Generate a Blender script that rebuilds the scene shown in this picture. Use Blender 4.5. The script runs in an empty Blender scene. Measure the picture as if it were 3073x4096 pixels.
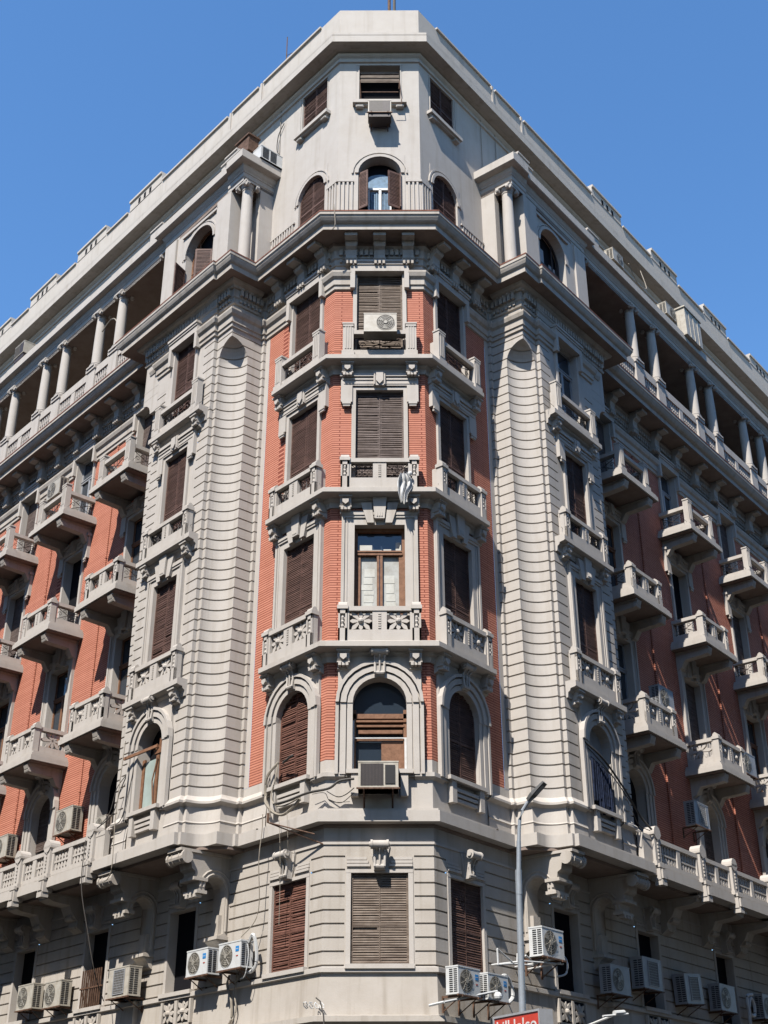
import bpy, bmesh, math, random
from math import sin, cos, pi, radians, sqrt, atan2
from mathutils import Matrix, Vector
random.seed(7)
C = bpy.context.scene.collection
# ------------------------------------------------------------------ frames
# F: front facet of the corner bay; L / R: the two street directions.  u runs along the wall, w outward, z up
GZ = -1.6
BASE = {'F': (-0.115, 30.01), 'L': (-1.413, 30.01), 'R': (1.148, 30.01)}
TH = {'L': radians(41.47), 'R': radians(38.35)}
DD = {'F': (1, 0), 'L': (-sin(TH['L']), cos(TH['L'])), 'R': (sin(TH['R']), cos(TH['R']))}
NN = {'F': (0, -1), 'L': (-cos(TH['L']), -sin(TH['L'])), 'R': (cos(TH['R']), -sin(TH['R']))}
ANG = {'F': 0, 'R': atan2(DD['R'][1], DD['R'][0]), 'L': atan2(-DD['L'][1], -DD['L'][0])}
def W2(s, u, w=0):
    b, d, n = BASE[s], DD[s], NN[s]
    return (b[0] + u*d[0] + w*n[0], b[1] + u*d[1] + w*n[1])
def spath(s, nodes):
    p = [W2(s, u, w) for u, w in nodes]
    return p[::-1] if s == 'L' else p
# ------------------------------------------------------------------ mesh helper
class MB:
    def __init__(self): self.v, self.f, self.m, self.mat = [], [], [], 0
    def add(self, vs, fs):
        o = len(self.v); self.v += [tuple(p) for p in vs]
        for f in fs: self.f.append([o+i for i in f]); self.m.append(self.mat)
        return self
    def box(self, x0, x1, y0, y1, z0, z1):
        return self.add([(x0,y0,z0),(x1,y0,z0),(x1,y1,z0),(x0,y1,z0),(x0,y0,z1),(x1,y0,z1),(x1,y1,z1),(x0,y1,z1)],
                 [(3,2,1,0),(4,5,6,7),(0,1,5,4),(1,2,6,5),(2,3,7,6),(3,0,4,7)])
    def hexa(self, p): return self.add(p, [(3,2,1,0),(4,5,6,7),(0,1,5,4),(1,2,6,5),(2,3,7,6),(3,0,4,7)])
    def _prism(self, a, b):
        n = len(a)
        return self.add(a+b, [list(range(n))[::-1], list(range(n, 2*n))] + [(i, (i+1) % n, n+(i+1) % n, n+i) for i in range(n)])
    def py(self, poly, y0, y1): return self._prism([(x, y0, z) for x, z in poly], [(x, y1, z) for x, z in poly])   # poly in x,z
    def px(self, poly, x0, x1): return self._prism([(x0, y, z) for y, z in poly], [(x1, y, z) for y, z in poly])   # poly in y,z
    def pz(self, poly, z0, z1): return self._prism([(x, y, z0) for x, y in poly], [(x, y, z1) for x, y in poly])
    def loft(self, rows, closed=False, cap=False):
        n = len(rows[0]); m = len(rows); fs = []
        for j in range(m-1):
            for i in range(n if closed else n-1):
                k = (i+1) % n; fs.append((j*n+i, j*n+k, (j+1)*n+k, (j+1)*n+i))
        if cap: fs += [list(range(n))[::-1], list(range((m-1)*n, m*n))]
        return self.add([p for r in rows for p in r], fs)
    def cyl(self, a, b, r0, r1=None, n=12, cap=True):
        r1 = r0 if r1 is None else r1
        a, b = Vector(a), Vector(b); d = (b-a).normalized(); t = Vector((0,0,1)) if abs(d.z) < .9 else Vector((1,0,0))
        e1 = d.cross(t).normalized(); e2 = d.cross(e1)
        ring = lambda c, r: [tuple(c + e1*(r*cos(2*pi*i/n)) + e2*(r*sin(2*pi*i/n))) for i in range(n)]
        return self.loft([ring(a, r0), ring(b, r1)], True, cap)
    def lathe(self, c, prof, n=16, cap=True):
        return self.loft([[(c[0]+r*cos(2*pi*i/n), c[1]+r*sin(2*pi*i/n), c[2]+z) for i in range(n)] for r, z in prof], True, cap)
    def tube(self, pts, r, n=6):
        P = [Vector(p) for p in pts]; rows = []
        for i, p in enumerate(P):
            d = (P[min(i+1, len(P)-1)] - P[max(i-1, 0)]).normalized()
            t = Vector((0,0,1)) if abs(d.z) < .95 else Vector((1,0,0))
            e1 = d.cross(t).normalized(); e2 = d.cross(e1)
            rows.append([tuple(p + e1*(r*cos(2*pi*k/n)) + e2*(r*sin(2*pi*k/n))) for k in range(n)])
        return self.loft(rows, True, True)
    def ball(self, c, r, n=10, m=6, sy=1):
        rows = [[(c[0]+r*sin(pi*j/m)*cos(2*pi*i/n), c[1]+sy*r*sin(pi*j/m)*sin(2*pi*i/n), c[2]-r*cos(pi*j/m)) for i in range(n)] for j in range(m+1)]
        return self.loft(rows, True)
def col_mesh(name, mb, mats, smooth=False, recalc=True):
    me = bpy.data.meshes.new(name); me.from_pydata(mb.v, [], mb.f)
    mats = mats if isinstance(mats, (list, tuple)) else [mats]
    for m in mats: me.materials.append(m)
    me.polygons.foreach_set('material_index', mb.m)
    bm = bmesh.new(); bm.from_mesh(me)
    bmesh.ops.remove_doubles(bm, verts=bm.verts, dist=0.0002)
    big = [f for f in bm.faces if len(f.verts) > 4]
    if big: bmesh.ops.triangulate(bm, faces=big)
    if recalc: bmesh.ops.recalc_face_normals(bm, faces=bm.faces)
    if smooth:
        for f in bm.faces: f.smooth = True
        for e in bm.edges:
            if len(e.link_faces) == 2 and e.calc_face_angle(0) > radians(35): e.smooth = False
    bm.to_mesh(me); bm.free()
    return me
def obj(name, mb, mats, parent=None, smooth=False, recalc=True, **props):
    me = mb if isinstance(mb, bpy.types.Mesh) else col_mesh(name, mb, mats, smooth, recalc)
    o = bpy.data.objects.new(name, me); C.objects.link(o)
    if parent: o.parent = parent
    for k, v in props.items(): o[k] = v
    return o
def empty(name, **props):
    o = bpy.data.objects.new(name, None); C.objects.link(o)
    for k, v in props.items(): o[k] = v
    return o
def place(o, s, u, w=0, z=0, tilt=0):
    x, y = W2(s, u, w); o.location = (x, y, z); o.rotation_euler = (0, tilt, ANG[s]); return o
def offs(P, o):
    """offset an open 2D polyline to its right-hand side by o with mitred corners"""
    n = len(P); L = []
    for i in range(n-1):
        (x0, y0), (x1, y1) = P[i], P[i+1]; dx, dy = x1-x0, y1-y0; l = math.hypot(dx, dy) or 1e-9
        nx, ny = dy/l, -dx/l; L.append(((x0+nx*o, y0+ny*o), (dx/l, dy/l)))
    out = [L[0][0]]
    for i in range(1, n-1):
        (p, d), (q, e) = L[i-1], L[i]; c = d[0]*e[1]-d[1]*e[0]
        if abs(c) < 1e-4: out.append(q); continue
        t = ((q[0]-p[0])*e[1]-(q[1]-p[1])*e[0])/c; out.append((p[0]+d[0]*t, p[1]+d[1]*t))
    (p, d) = L[-1]; l = math.hypot(P[-1][0]-P[-2][0], P[-1][1]-P[-2][1]); out.append((p[0]+d[0]*l, p[1]+d[1]*l))
    return out
def sweep(mb, P, prof):
    """closed profile [(off,z)...] swept along P, with end caps"""
    rows = [[(x, y, z) for x, y in offs(P, o)] for o, z in prof]
    n = len(P); m = len(rows)
    vs = [rows[j][i] for i in range(n) for j in range(m)]
    fs = [(i*m+j, i*m+(j+1) % m, (i+1)*m+(j+1) % m, (i+1)*m+j) for i in range(n-1) for j in range(m)]
    fs += [list(range(m))[::-1], list(range((n-1)*m, n*m))]
    mb.add(vs, fs)
# ------------------------------------------------------------------ materials
def mat(name, col, rough=.8, noise=.12, nscale=3., bump=.15, bscale=40., spec=.3, metal=0., streak=0., extra=None):
    col = tuple(c*.47 for c in col)
    m = bpy.data.materials.new(name); m.use_nodes = True; nt = m.node_tree; N = nt.nodes; K = nt.links
    b = N['Principled BSDF']; b.inputs['Roughness'].default_value = rough; b.inputs['Metallic'].default_value = metal
    b.inputs['Specular IOR Level'].default_value = spec
    tc = N.new('ShaderNodeTexCoord'); geo = N.new('ShaderNodeNewGeometry')
    base = N.new('ShaderNodeRGB'); base.outputs[0].default_value = (*col, 1); cur = base.outputs[0]
    def mul(cur, fac_out, dark, amt):
        mx = N.new('ShaderNodeMix'); mx.data_type = 'RGBA'; mx.blend_type = 'MULTIPLY'
        K.new(fac_out, mx.inputs[0]); K.new(cur, mx.inputs[6]); mx.inputs[7].default_value = (*dark, 1); return mx.outputs[2]
    if noise:
        n = N.new('ShaderNodeTexNoise'); n.inputs['Scale'].default_value = nscale; n.inputs['Detail'].default_value = 6; n.inputs['Roughness'].default_value = .65
        K.new(geo.outputs['Position'], n.inputs['Vector'])
        r = N.new('ShaderNodeValToRGB'); r.color_ramp.elements[0].position = .38; r.color_ramp.elements[1].position = .72
        K.new(n.outputs['Fac'], r.inputs[0]); r.color_ramp.elements[1].color = (1,1,1,1)
        cur = mul(cur, r.outputs[0], (1-noise*2.2, 1-noise*2.5, 1-noise*2.9), 1)
    if streak:
        mp = N.new('ShaderNodeMapping'); mp.inputs['Scale'].default_value = (5, 5, .35); K.new(geo.outputs['Position'], mp.inputs[0])
        n = N.new('ShaderNodeTexNoise'); n.inputs['Scale'].default_value = 1.; n.inputs['Detail'].default_value = 5; K.new(mp.outputs[0], n.inputs['Vector'])
        r = N.new('ShaderNodeValToRGB'); r.color_ramp.elements[0].position = .52; r.color_ramp.elements[1].position = .75; K.new(n.outputs['Fac'], r.inputs[0])
        cur = mul(cur, r.outputs[0], (1-streak, 1-streak*1.1, 1-streak*1.25), 1)
    h = None
    if extra: cur, h = extra(N, K, geo, tc, cur, mul)
    K.new(cur, b.inputs['Base Color'])
    if bump:
        n = N.new('ShaderNodeTexNoise'); n.inputs['Scale'].default_value = bscale; n.inputs['Detail'].default_value = 3; K.new(geo.outputs['Position'], n.inputs['Vector'])
        bp = N.new('ShaderNodeBump'); bp.inputs['Strength'].default_value = bump; bp.inputs['Distance'].default_value = .02; K.new(n.outputs['Fac'], bp.inputs['Height'])
        last = bp.outputs[0]
        if h:
            b2 = N.new('ShaderNodeBump'); b2.inputs['Strength'].default_value = .9; b2.inputs['Distance'].default_value = .02; K.new(h, b2.inputs['Height']); K.new(last, b2.inputs['Normal']); last = b2.outputs[0]
        K.new(last, b.inputs['Normal'])
    return m
def brick_extra(N, K, geo, tc, cur, mul):
    # horizontal courses with recessed joints; single bricks vary in tone
    sx = N.new('ShaderNodeSeparateXYZ'); K.new(geo.outputs['Position'], sx.inputs[0])
    a = N.new('ShaderNodeMath'); a.operation = 'ADD'; K.new(sx.outputs[0], a.inputs[0]); K.new(sx.outputs[1], a.inputs[1])
    cb = N.new('ShaderNodeCombineXYZ'); K.new(a.outputs[0], cb.inputs[0]); K.new(sx.outputs[2], cb.inputs[1])
    bt = N.new('ShaderNodeTexBrick'); K.new(cb.outputs[0], bt.inputs['Vector']); bt.inputs['Scale'].default_value = 1
    bt.inputs['Brick Width'].default_value = .9; bt.inputs['Row Height'].default_value = .07; bt.inputs['Mortar Size'].default_value = .012; bt.inputs['Mortar Smooth'].default_value = .3
    bt.inputs['Color1'].default_value = (1, 1, 1, 1); bt.inputs['Color2'].default_value = (.88, .84, .83, 1); bt.inputs['Mortar'].default_value = (.42, .27, .25, 1)
    mx = N.new('ShaderNodeMix'); mx.data_type = 'RGBA'; mx.blend_type = 'MULTIPLY'; mx.inputs[0].default_value = 1; K.new(cur, mx.inputs[6]); K.new(bt.outputs['Color'], mx.inputs[7])
    inv = N.new('ShaderNodeMath'); inv.operation = 'SUBTRACT'; inv.inputs[0].default_value = 1; K.new(bt.outputs['Fac'], inv.inputs[1])
    return mx.outputs[2], inv.outputs[0]
M = {}
M['stone'] = mat('cream_stucco', (.69, .635, .575), .85, .035, 2.2, .10, 30, .2, streak=.13)
M['stone2'] = mat('cream_stucco_worn', (.665, .605, .535), .85, .06, 1.3, .12, 25, .2, streak=.22)
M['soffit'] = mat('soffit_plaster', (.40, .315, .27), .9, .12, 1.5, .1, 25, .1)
M['brick'] = mat('salmon_brick', (.84, .35, .235), .85, .05, 1.6, .1, 60, .2, streak=.06, extra=brick_extra)
def slat_extra(N, K, geo, tc, cur, mul):
    mp = N.new('ShaderNodeMapping'); mp.inputs['Scale'].default_value = (1.5, 1.5, 18); K.new(geo.outputs['Position'], mp.inputs[0])
    n = N.new('ShaderNodeTexNoise'); n.inputs['Scale'].default_value = 1.3; K.new(mp.outputs[0], n.inputs['Vector'])
    r = N.new('ShaderNodeValToRGB'); r.color_ramp.elements[0].position = .35; r.color_ramp.elements[1].position = .68; K.new(n.outputs['Fac'], r.inputs[0])
    return mul(cur, r.outputs[0], (.5, .45, .42), 1), None
M['shut'] = mat('brown_shutter', (.21, .115, .09), .7, .15, 6, .2, 60, .3, extra=slat_extra)
M['shutred'] = mat('red_brown_shutter', (.26, .115, .08), .7, .15, 6, .2, 60, .3, extra=slat_extra)
M['shutgrey'] = mat('weathered_shutter', (.30, .235, .185), .75, .15, 6, .2, 60, .3, extra=slat_extra)
M['shutdark'] = mat('grey_brown_shutter', (.23, .175, .155), .75, .15, 6, .2, 60, .3, extra=slat_extra)
M['wood'] = mat('old_wood', (.33, .16, .085), .7, .2, 9, .2, 60, .3)
M['glass'] = mat('window_glass', (.035, .05, .07), .08, .0, 3, 0, 1, .7)
M['paleglass'] = mat('pale_blind', (.56, .57, .54), .55, .15, 3, .05, 10, .4)
M['pale2'] = mat('pale_paper', (.74, .74, .68), .7, .1, 5, .05, 10, .3)
M['mint'] = mat('mint_board', (.50, .60, .56), .6, .08, 3, .1, 20, .3)
M['curtain'] = mat('blue_curtain', (.30, .45, .62), .8, .15, 8, .2, 20, .2)
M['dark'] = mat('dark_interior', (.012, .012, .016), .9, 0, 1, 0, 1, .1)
M['iron'] = mat('wrought_iron', (.06, .042, .04), .6, .1, 5, .1, 40, .4)
M['white'] = mat('white_painted_metal', (.84, .85, .84), .45, .06, 4, .03, 30, .4)
M['acbeige'] = mat('aged_beige_metal', (.64, .59, .50), .5, .12, 5, .05, 30, .4)
M['acgrey'] = mat('grey_metal_casing', (.45, .46, .48), .5, .08, 5, .05, 30, .4)
M['fan'] = mat('fan_grille', (.42, .39, .33), .5, .1, 12, .05, 40, .5)
M['fandisc'] = mat('fan_disc', (.17, .155, .13), .6, .15, 12, 0, 1, .3)
M['black'] = mat('black_plastic', (.02, .02, .022), .6, .1, 9, .05, 40, .3)
M['rust'] = mat('rusty_steel', (.20, .11, .07), .8, .3, 12, .2, 60, .3)
M['blue'] = mat('blue_sticker', (.02, .28, .72), .5, 0, 3, 0, 1, .4)
M['redm'] = mat('red_sticker', (.55, .08, .05), .5, 0, 3, 0, 1, .4)
M['galv'] = mat('galvanised_steel', (.46, .50, .54), .4, .05, 6, .03, 30, .5, metal=.3)
M['lampgrey'] = mat('lamp_housing', (.13, .13, .125), .5, .05, 6, .03, 30, .4)
M['cable'] = mat('old_cable', (.10, .09, .08), .7, .1, 9, 0, 1, .3)
M['cablel'] = mat('pale_cable', (.42, .37, .30), .7, .1, 9, 0, 1, .3)
M['cloth'] = mat('white_cloth', (.95, .95, .94), .9, .08, 12, .2, 30, .1)
M['jeans'] = mat('dark_laundry', (.035, .05, .10), .9, .3, 9, .2, 30, .1)
M['signred'] = mat('red_sign_face', (.74, .072, .04), .4, .05, 5, 0, 1, .4)
M['tile'] = mat('terracotta_tile', (.32, .13, .09), .85, .2, 8, .2, 40, .2)
M['asphalt'] = mat('asphalt', (.05, .05, .052), .9, .2, 3, .2, 80, .2)
M['pave'] = mat('paving', (.09, .085, .08), .9, .15, 2, .2, 40, .2)
# ------------------------------------------------------------------ key plan nodes
CK = {'L': [9.85+4.2*k for k in range(5)], 'R': [9.98+4.94*k for k in range(5)]}
UE = 36.0
KC, KR = (3.45, 1.22), .62            # corner of the pavilion and niche radius
def arc(o=0, r=KR, n=12):
    """niche nodes from inner face to street face; o = inward depth of the wall surface"""
    if r < .004: return [(KC[0]+o, KC[1]-o)]*(n+1)
    R = r+o; h = sqrt(max(R*R-o*o, 0)); a0 = atan2(-h, o); a1 = atan2(-o, h)
    return [(KC[0]+R*cos(a0+(a1-a0)*i/n), KC[1]+R*sin(a0+(a1-a0)*i/n)) for i in range(n+1)]
INNER = [(3.34, 0), (3.34, .1), (3.45, .1)]
def nodes_slab(): return [(0, 0)] + INNER + arc() + [(4.2, 1.22), (4.2, 1.34), (7.6, 1.34), (7.6, 1.26), (UE, 1.26)]
PAVS = [(3.34, 0), (3.34, .1), (3.45, .1), (3.45, 1.22), (4.2, 1.22), (4.2, 1.34)]      # without the niche
FARS = [(7.35, 1.34), (7.35, 1.21), (7.75, 1.21), (7.75, .15)]
def full(nl, nr=None):
    return spath('L', nl) + spath('R', nr or nl)
B = empty('corner_building', label='ornate cream and red brick corner apartment block with bay, niches and balconies', category='building')
# ------------------------------------------------------------------ walls
def wall_cells(mb, s, u0, u1, z0, z1, w, holes):
    us = sorted({u0, u1} | {h for a in holes for h in a[:2] if u0 < h < u1}); zs = sorted({z0, z1} | {h for a in holes for h in a[2:] if z0 < h < z1})
    for i in range(len(us)-1):
        for j in range(len(zs)-1):
            uc, zc = (us[i]+us[i+1])/2, (zs[j]+zs[j+1])/2
            if any(a[0] < uc < a[1] and a[2] < zc < a[3] for a in holes): continue
            a, b = W2(s, us[i], w), W2(s, us[i+1], w)
            mb.add([(*a, zs[j]), (*b, zs[j]), (*b, zs[j+1]), (*a, zs[j+1])], [(0, 1, 2, 3)])
# window types: sill z, top z (arch: spring + radius), surround half width
WIN = {'ground': (4.6, 6.62), 'arch': (9.02, 11.37), 'key': (12.28, 15.65), 'ear': (16.65, 19.9), 'top': (20.92, 23.98),
       'attic': (26.55, 28.6), 'loft': (30.93, 32.62)}
def holes(c, kinds, hw, g=.1):
    return [(c-hw-g, c+hw+g, WIN[k][0]-g, WIN[k][1]+g) for k in kinds]
body = ('arch', 'key', 'ear', 'top')
mb = MB()                                               # brick panels
wall_cells(mb, 'F', -1.298, 1.263, 9.3, 23.5, 0, holes(0, body, .66))
for s in 'LR':
    wall_cells(mb, s, 0, 3.14, 9.3, 23.5, 0, holes(1.27, body, .66))
    wall_cells(mb, s, 7.75, UE, 8.9, 23.5, .15, [h for c in CK[s] for h in holes(c, body, .6)])
obj('brick_wall', mb, M['brick'], B, recalc=False)
mb = MB()                                               # plain stucco walls
for z0, z1 in ((7.67, 9.3), (23.5, 25.8), (25.8, 33.2)):
    hs = holes(0, body+('attic', 'loft'), .66); wall_cells(mb, 'F', -1.298, 1.263, z0, z1, 0, hs)
for s in 'LR':
    hs = holes(1.27, body+('attic', 'loft'), .66)
    wall_cells(mb, s, 0, 3.34, 7.67, 9.3, 0, hs); wall_cells(mb, s, 0, 3.34, 23.5, 25.8, 0, hs)
    wall_cells(mb, s, 3.14, 3.34, 9.3, 23.5, .004, [])
    wall_cells(mb, s, 0, 3.4, 25.8, 33.2, 0, hs); wall_cells(mb, s, 3.4, UE, 29.9, 33.2, 0, [(c-.55, c+.55, 31.1, 32.3) for c in [5.6]+CK[s]])
    wall_cells(mb, s, 7.75, UE, 7.9, 8.9, .15, [(c-.7, c+.7, 8, 9) for c in CK[s]])
    wall_cells(mb, s, 7.75, UE, 23.5, 25.8, .15, [h for c in CK[s] for h in holes(c, ('top',), .6)])
    wall_cells(mb, s, 3.9, 7.4, 8.0, 25.4, 1.31, holes(5.77, body, .6)) if 0 else None
    wall_cells(mb, s, 4.74, 6.84, 8.0, 25.5, 1.34, holes(5.77, body, .6))
obj('stucco_wall', mb, M['stone'], B, recalc=False)
# ground storey with grooves (real recesses)
def groove_rows(z0, z1, gz):
    r = [(z0, 0)]
    for z in gz:
        if z0 < z-.03 and z+.03 < z1: r += [(z-.022, 0), (z-.012, .04), (z+.012, .04), (z+.022, 0)]
    return r + [(z1, 0)]
GG = [7.3-.302*i for i in range(10)]
GR = groove_rows(4.5, 7.66, sorted(GG))
mb = MB()
def gseg(P, rows=GR):
    mb.loft([[(x, y, z) for x, y in offs(P, -o)] for z, o in rows])
gw = .80
gseg([W2('L', 1.27-gw), W2('L', 0), W2('F', -gw)]); gseg([W2('F', gw), W2('R', 0), W2('R', 1.27-gw)])
for s in 'LR':
    gseg(spath(s, [(1.27+gw, 0), (5.77-.72, 0)])); gseg(spath(s, [(5.77+.72, 0), (7.6, 0), (7.6, .15), (CK[s][0]-.72, .15)]))
    for k in range(5):
        gseg(spath(s, [(CK[s][k]+.72, .15), (CK[s][k+1]-.72 if k < 4 else UE, .15)]))
    for c, w, g in [(1.27, 0, gw), (5.77, 0, .72)] + [(c, .15, .72) for c in CK[s]]:
        wall_cells(mb, s, c-g, c+g, 4.5, 7.66, w, [(c-g+.04, c+g-.04, 4.55, 6.655)])
wall_cells(mb, 'F', -gw, gw, 4.5, 7.66, 0, [(-gw+.04, gw-.04, 4.55, 6.655)])
obj('rusticated_wall', mb, M['stone2'], B, recalc=False)
mb = MB()                                               # apron wall, string and shop storey
for s in 'LR':
    for P in (spath(s, [(0, 0), (7.6, 0), (7.6, .15), (UE, .15)]),):
        pass
P = full([(0, 0), (7.6, 0), (7.6, .15), (UE, .15)])
mb.loft([[(x, y, z) for x, y in offs(P, o)] for o, z in ((-.3, GZ), (-.3, 2.6), (.0, 2.62), (.0, 3.2), (.14, 3.25), (.14, 3.33), (.3, 3.38), (.3, 3.5), (.06, 3.54), (.03, 4.42), (.0, 4.5))])
obj('base_wall', mb, M['stone2'], B, recalc=False)
mb = MB()
sweep(mb, P, [(0, 7.27), (.03, 7.27), (.03, 7.33), (0, 7.33)])
def seg_path(s, which):
    c = CK[s]
    if which == 'front': return None
segs1 = [[W2('L', 1.27-.84), W2('L', 0), W2('F', -.84)], [W2('F', .84), W2('R', 0), W2('R', 1.27-.84)]]
def segs2(s, niche=False, a=2.11, b=4.99):
    n = ([(3.34, 0), (3.34, .1), (3.45, .1)] + arc() + [(4.2, 1.22), (4.2, 1.34)]) if niche else PAVS
    return spath(s, [(a, 0)] + n + [(b, 1.34)])
def segs3(s, g=.78): return spath(s, [(6.55, 1.34)] + FARS + [(CK[s][0]-g, .15)])
def segsk(s, k, g=.78): return spath(s, [(CK[s][k]+g, .15), (CK[s][k+1]-g if k < 4 else UE, .15)])
# sill course of the ground storey
for P2 in ([full([(2.05, 0), (4.98, 0)])[:0]]): pass
sweep(mb, full([(0, 0), (7.6, 0), (7.6, .15), (UE, .15)]), [(0, 4.40), (.1, 4.43), (.1, 4.53), (0, 4.56)])
obj('string_course', mb, M['stone'], B)
# ------------------------------------------------------------------ pavilion corner with niche, real grooves
J = [9.325+.3095*j for j in range(46)]
rows = groove_rows(9.0, 23.5, J); ZS = 22.5
extra = [(ZS+KR*sin(a), None) for a in [pi/2*i/8 for i in range(9)]]
zz = sorted({round(z, 4): o for z, o in rows}.items()) + [(round(z, 4), None) for z, _ in extra]
zz.sort(key=lambda t: t[0])
def depth_at(z):
    for g in J:
        d = abs(z-g)
        if d < .012: return .04
        if d < .022: return .04*(.022-d)/.01
    return 0
for s in 'LR':
    mb = MB(); R1 = []; R2 = []
    for z, o in zz:
        o = depth_at(z) if o is None else o
        r = KR if z <= ZS else sqrt(max(KR*KR-(z-ZS)**2, 0))
        n = [(3.34+o, -.02), (3.34+o, .1-o), (3.45+o, .1-o)] + arc(o, r) + [(4.2+o, 1.22-o), (4.2+o, 1.34-o), (4.74, 1.34-o), (4.74, 1.26)]
        R1.append([(*W2(s, u, w), z) for u, w in n])
        n = [(6.84, 1.26), (6.84, 1.34-o), (7.35-o, 1.34-o), (7.35-o, 1.21-o), (7.75-o, 1.21-o), (7.75-o, .1)]
        R2.append([(*W2(s, u, w), z) for u, w in n])
    mb.loft(R1); mb.loft(R2)
    obj('pavilion_wall', mb, M['stone'], B, recalc=False)
BP = ((.04, 8.36), (.06, 8.38), (.04, 8.42), (0, 8.8), (.06, 8.84), (.12, 8.87), (.12, 8.93), (.06, 9.0), (0, 9.08))
for s in 'LR':
    for P, pr in ((spath(s, [(2.3, 0)] + INNER + arc() + [(4.2, 1.22), (4.2, 1.34), (4.86, 1.34)]), ((.30, 7.742), (.302, 8.04), (.04, 8.06)) + BP), (spath(s, [(6.7, 1.34)] + FARS), ((.04, 8.0),) + BP)):
        mb = MB(); mb.loft([[(x, y, z) for x, y in offs(P, o)] for o, z in pr]); obj('base_moulding', mb, M['stone'], B, recalc=False)
for P in segs1: mb = MB(); sweep(mb, P, [(0, 8.8), (.06, 8.84), (.1, 8.87), (.1, 8.97), (0, 8.99)]); obj('base_moulding', mb, M['stone'], B)
# ------------------------------------------------------------------ first floor slab round the whole building
def slab(name, edge, back, z0, z1, m):
    mb = MB(); P = spath('L', edge) + spath('R', edge) + spath('R', [back]) + spath('L', [back])
    mb.pz(P, z0, z1); return mb
NS = nodes_slab()
mb = MB(); edge = offs(full(NS), .30); edge2 = offs(full(NS), .24)
inner = [W2('R', UE, -.6), (W2('F', 0)[0], 32.0), W2('L', UE, -.6)]
mb.pz(edge + inner, 7.74, 8.0)
mb.pz(edge2 + inner, 8.0, 8.06)
obj('first_floor_slab', mb, M['stone'], B)
mb = MB()
inner2 = [W2('R', UE, -.5), (W2('F', 0)[0], 31.9), W2('L', UE, -.5)]
mb.pz(offs(full([(0, 0), (3.2, 0), (3.2, .5), (3.98, 1.2), (7.3, 1.2), (7.3, 1.1), (UE, 1.1)]), .04) + inner2, 7.66, 7.738)
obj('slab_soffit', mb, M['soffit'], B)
# ------------------------------------------------------------------ bay ledges and pavilion ledges
def ledge_prof(p, zb, t=.15): return [(-.02, zb-.26), (.05, zb-.26), (.07, zb-.12), (.13, zb-.08), (.15, zb-.02), (p-.03, zb), (p, zb+.02), (p, zb+t), (p-.05, zb+t+.03), (-.02, zb+t+.03)]
LZ = {'key': 12.05, 'ear': 16.43, 'top': 20.70}
for k, zb in LZ.items():
    mb = MB(); sweep(mb, [W2('L', 2.33), W2('L', 0), W2('R', 0), W2('R', 2.33)], ledge_prof(.45, zb)); obj('bay_ledge', mb, M['stone'], B)
    for s in 'LR':
        mb = MB(); sweep(mb, spath(s, [(4.3, 1.34), (7.1, 1.34)]), ledge_prof(.32, zb, .17)); obj('pavilion_ledge', mb, M['stone'], B)
# ------------------------------------------------------------------ brackets, balustrades, surrounds  (local: x right, y into wall, z up)
def bracket_mesh(h=.5, wd=.3, p=.32, kind=0):
    mb = MB(); y = -p; hw = wd/2
    mb.px([(0.02, 0), (y, 0), (y, -.07), (y+.04, -.09), (y+.05, -h*.45), (y+.10, -h*.62), (-.10, -h*.66), (-.12, -h*.9), (0.02, -h)], -hw, hw)
    mb.px([(0.0, -.0), (y-.03, -.0), (y-.03, -.05), (0, -.05)], -hw-.03, hw+.03)
    sh = [(-hw*.55, -.12), (hw*.55, -.12), (hw*.55, -h*.42), (0, -h*.56), (-hw*.55, -h*.42)]
    mb.py(sh, y-.02, y+.1)
    for q in (-1, 0, 1): mb.box(q*hw*.6-.035, q*hw*.6+.035, y+.04, 0, -h*.82, -h*.66)
    mb.box(-hw-.01, hw+.01, y+.05, 0, -h*.66, -h*.6)
    return col_mesh('bracket', mb, M['stone'])
BR = bracket_mesh(); BRS = bracket_mesh(.42, .26, .26)
def star(mb, cx, cz, a, b, y0, y1):
    for i in range(8):
        t = pi/4*i; L = (a if i % 4 == 0 else b if i % 4 == 2 else min(a, b)*1.32)
        dx, dz = cos(t), sin(t); nx, nz = -dz, dx; w0, w1 = .022, .055
        mb.py([(cx+dx*.03+nx*w0, cz+dz*.03+nz*w0), (cx+dx*L*.72+nx*w1, cz+dz*L*.72+nz*w1), (cx+dx*L, cz+dz*L), (cx+dx*L*.72-nx*w1, cz+dz*L*.72-nz*w1), (cx+dx*.03-nx*w0, cz+dz*.03-nz*w0)], y0, y1)
    mb.ball((cx, y0-.01, cz), .075, 8, 5)
def grille(mb, x0, x1, z0, z1, y, r=.011, seed=1):
    rnd = random.Random(seed); cx, cz = (x0+x1)/2, (z0+z1)/2
    for a, b in (((x0, z0), (x1, z0)), ((x1, z0), (x1, z1)), ((x1, z1), (x0, z1)), ((x0, z1), (x0, z0)), ((x0, z0), (x1, z1)), ((x0, z1), (x1, z0)), ((cx, z0), (cx, z1))):
        mb.cyl((a[0], y, a[1]), (b[0], y, b[1]), r, n=4)
    h = (z1-z0)
    for sx in (-1, 1):
        mb.cyl((cx, y, z0), (cx+sx*(x1-x0), y, z0), r*.6, n=4)
        for (ox, oz, q) in ((.28, .26, .16), (.28, -.26, .16), (.68, 0, .19)):
            c = (cx+sx*(x1-x0)/2*ox, cz+oz*h); R = q*h
            mb.tube([(c[0]+R*cos(t*.7)*(1-t/14), y, c[1]+R*sin(t*.7)*(1-t/14)) for t in range(10)], r*.8, 4)
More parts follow.
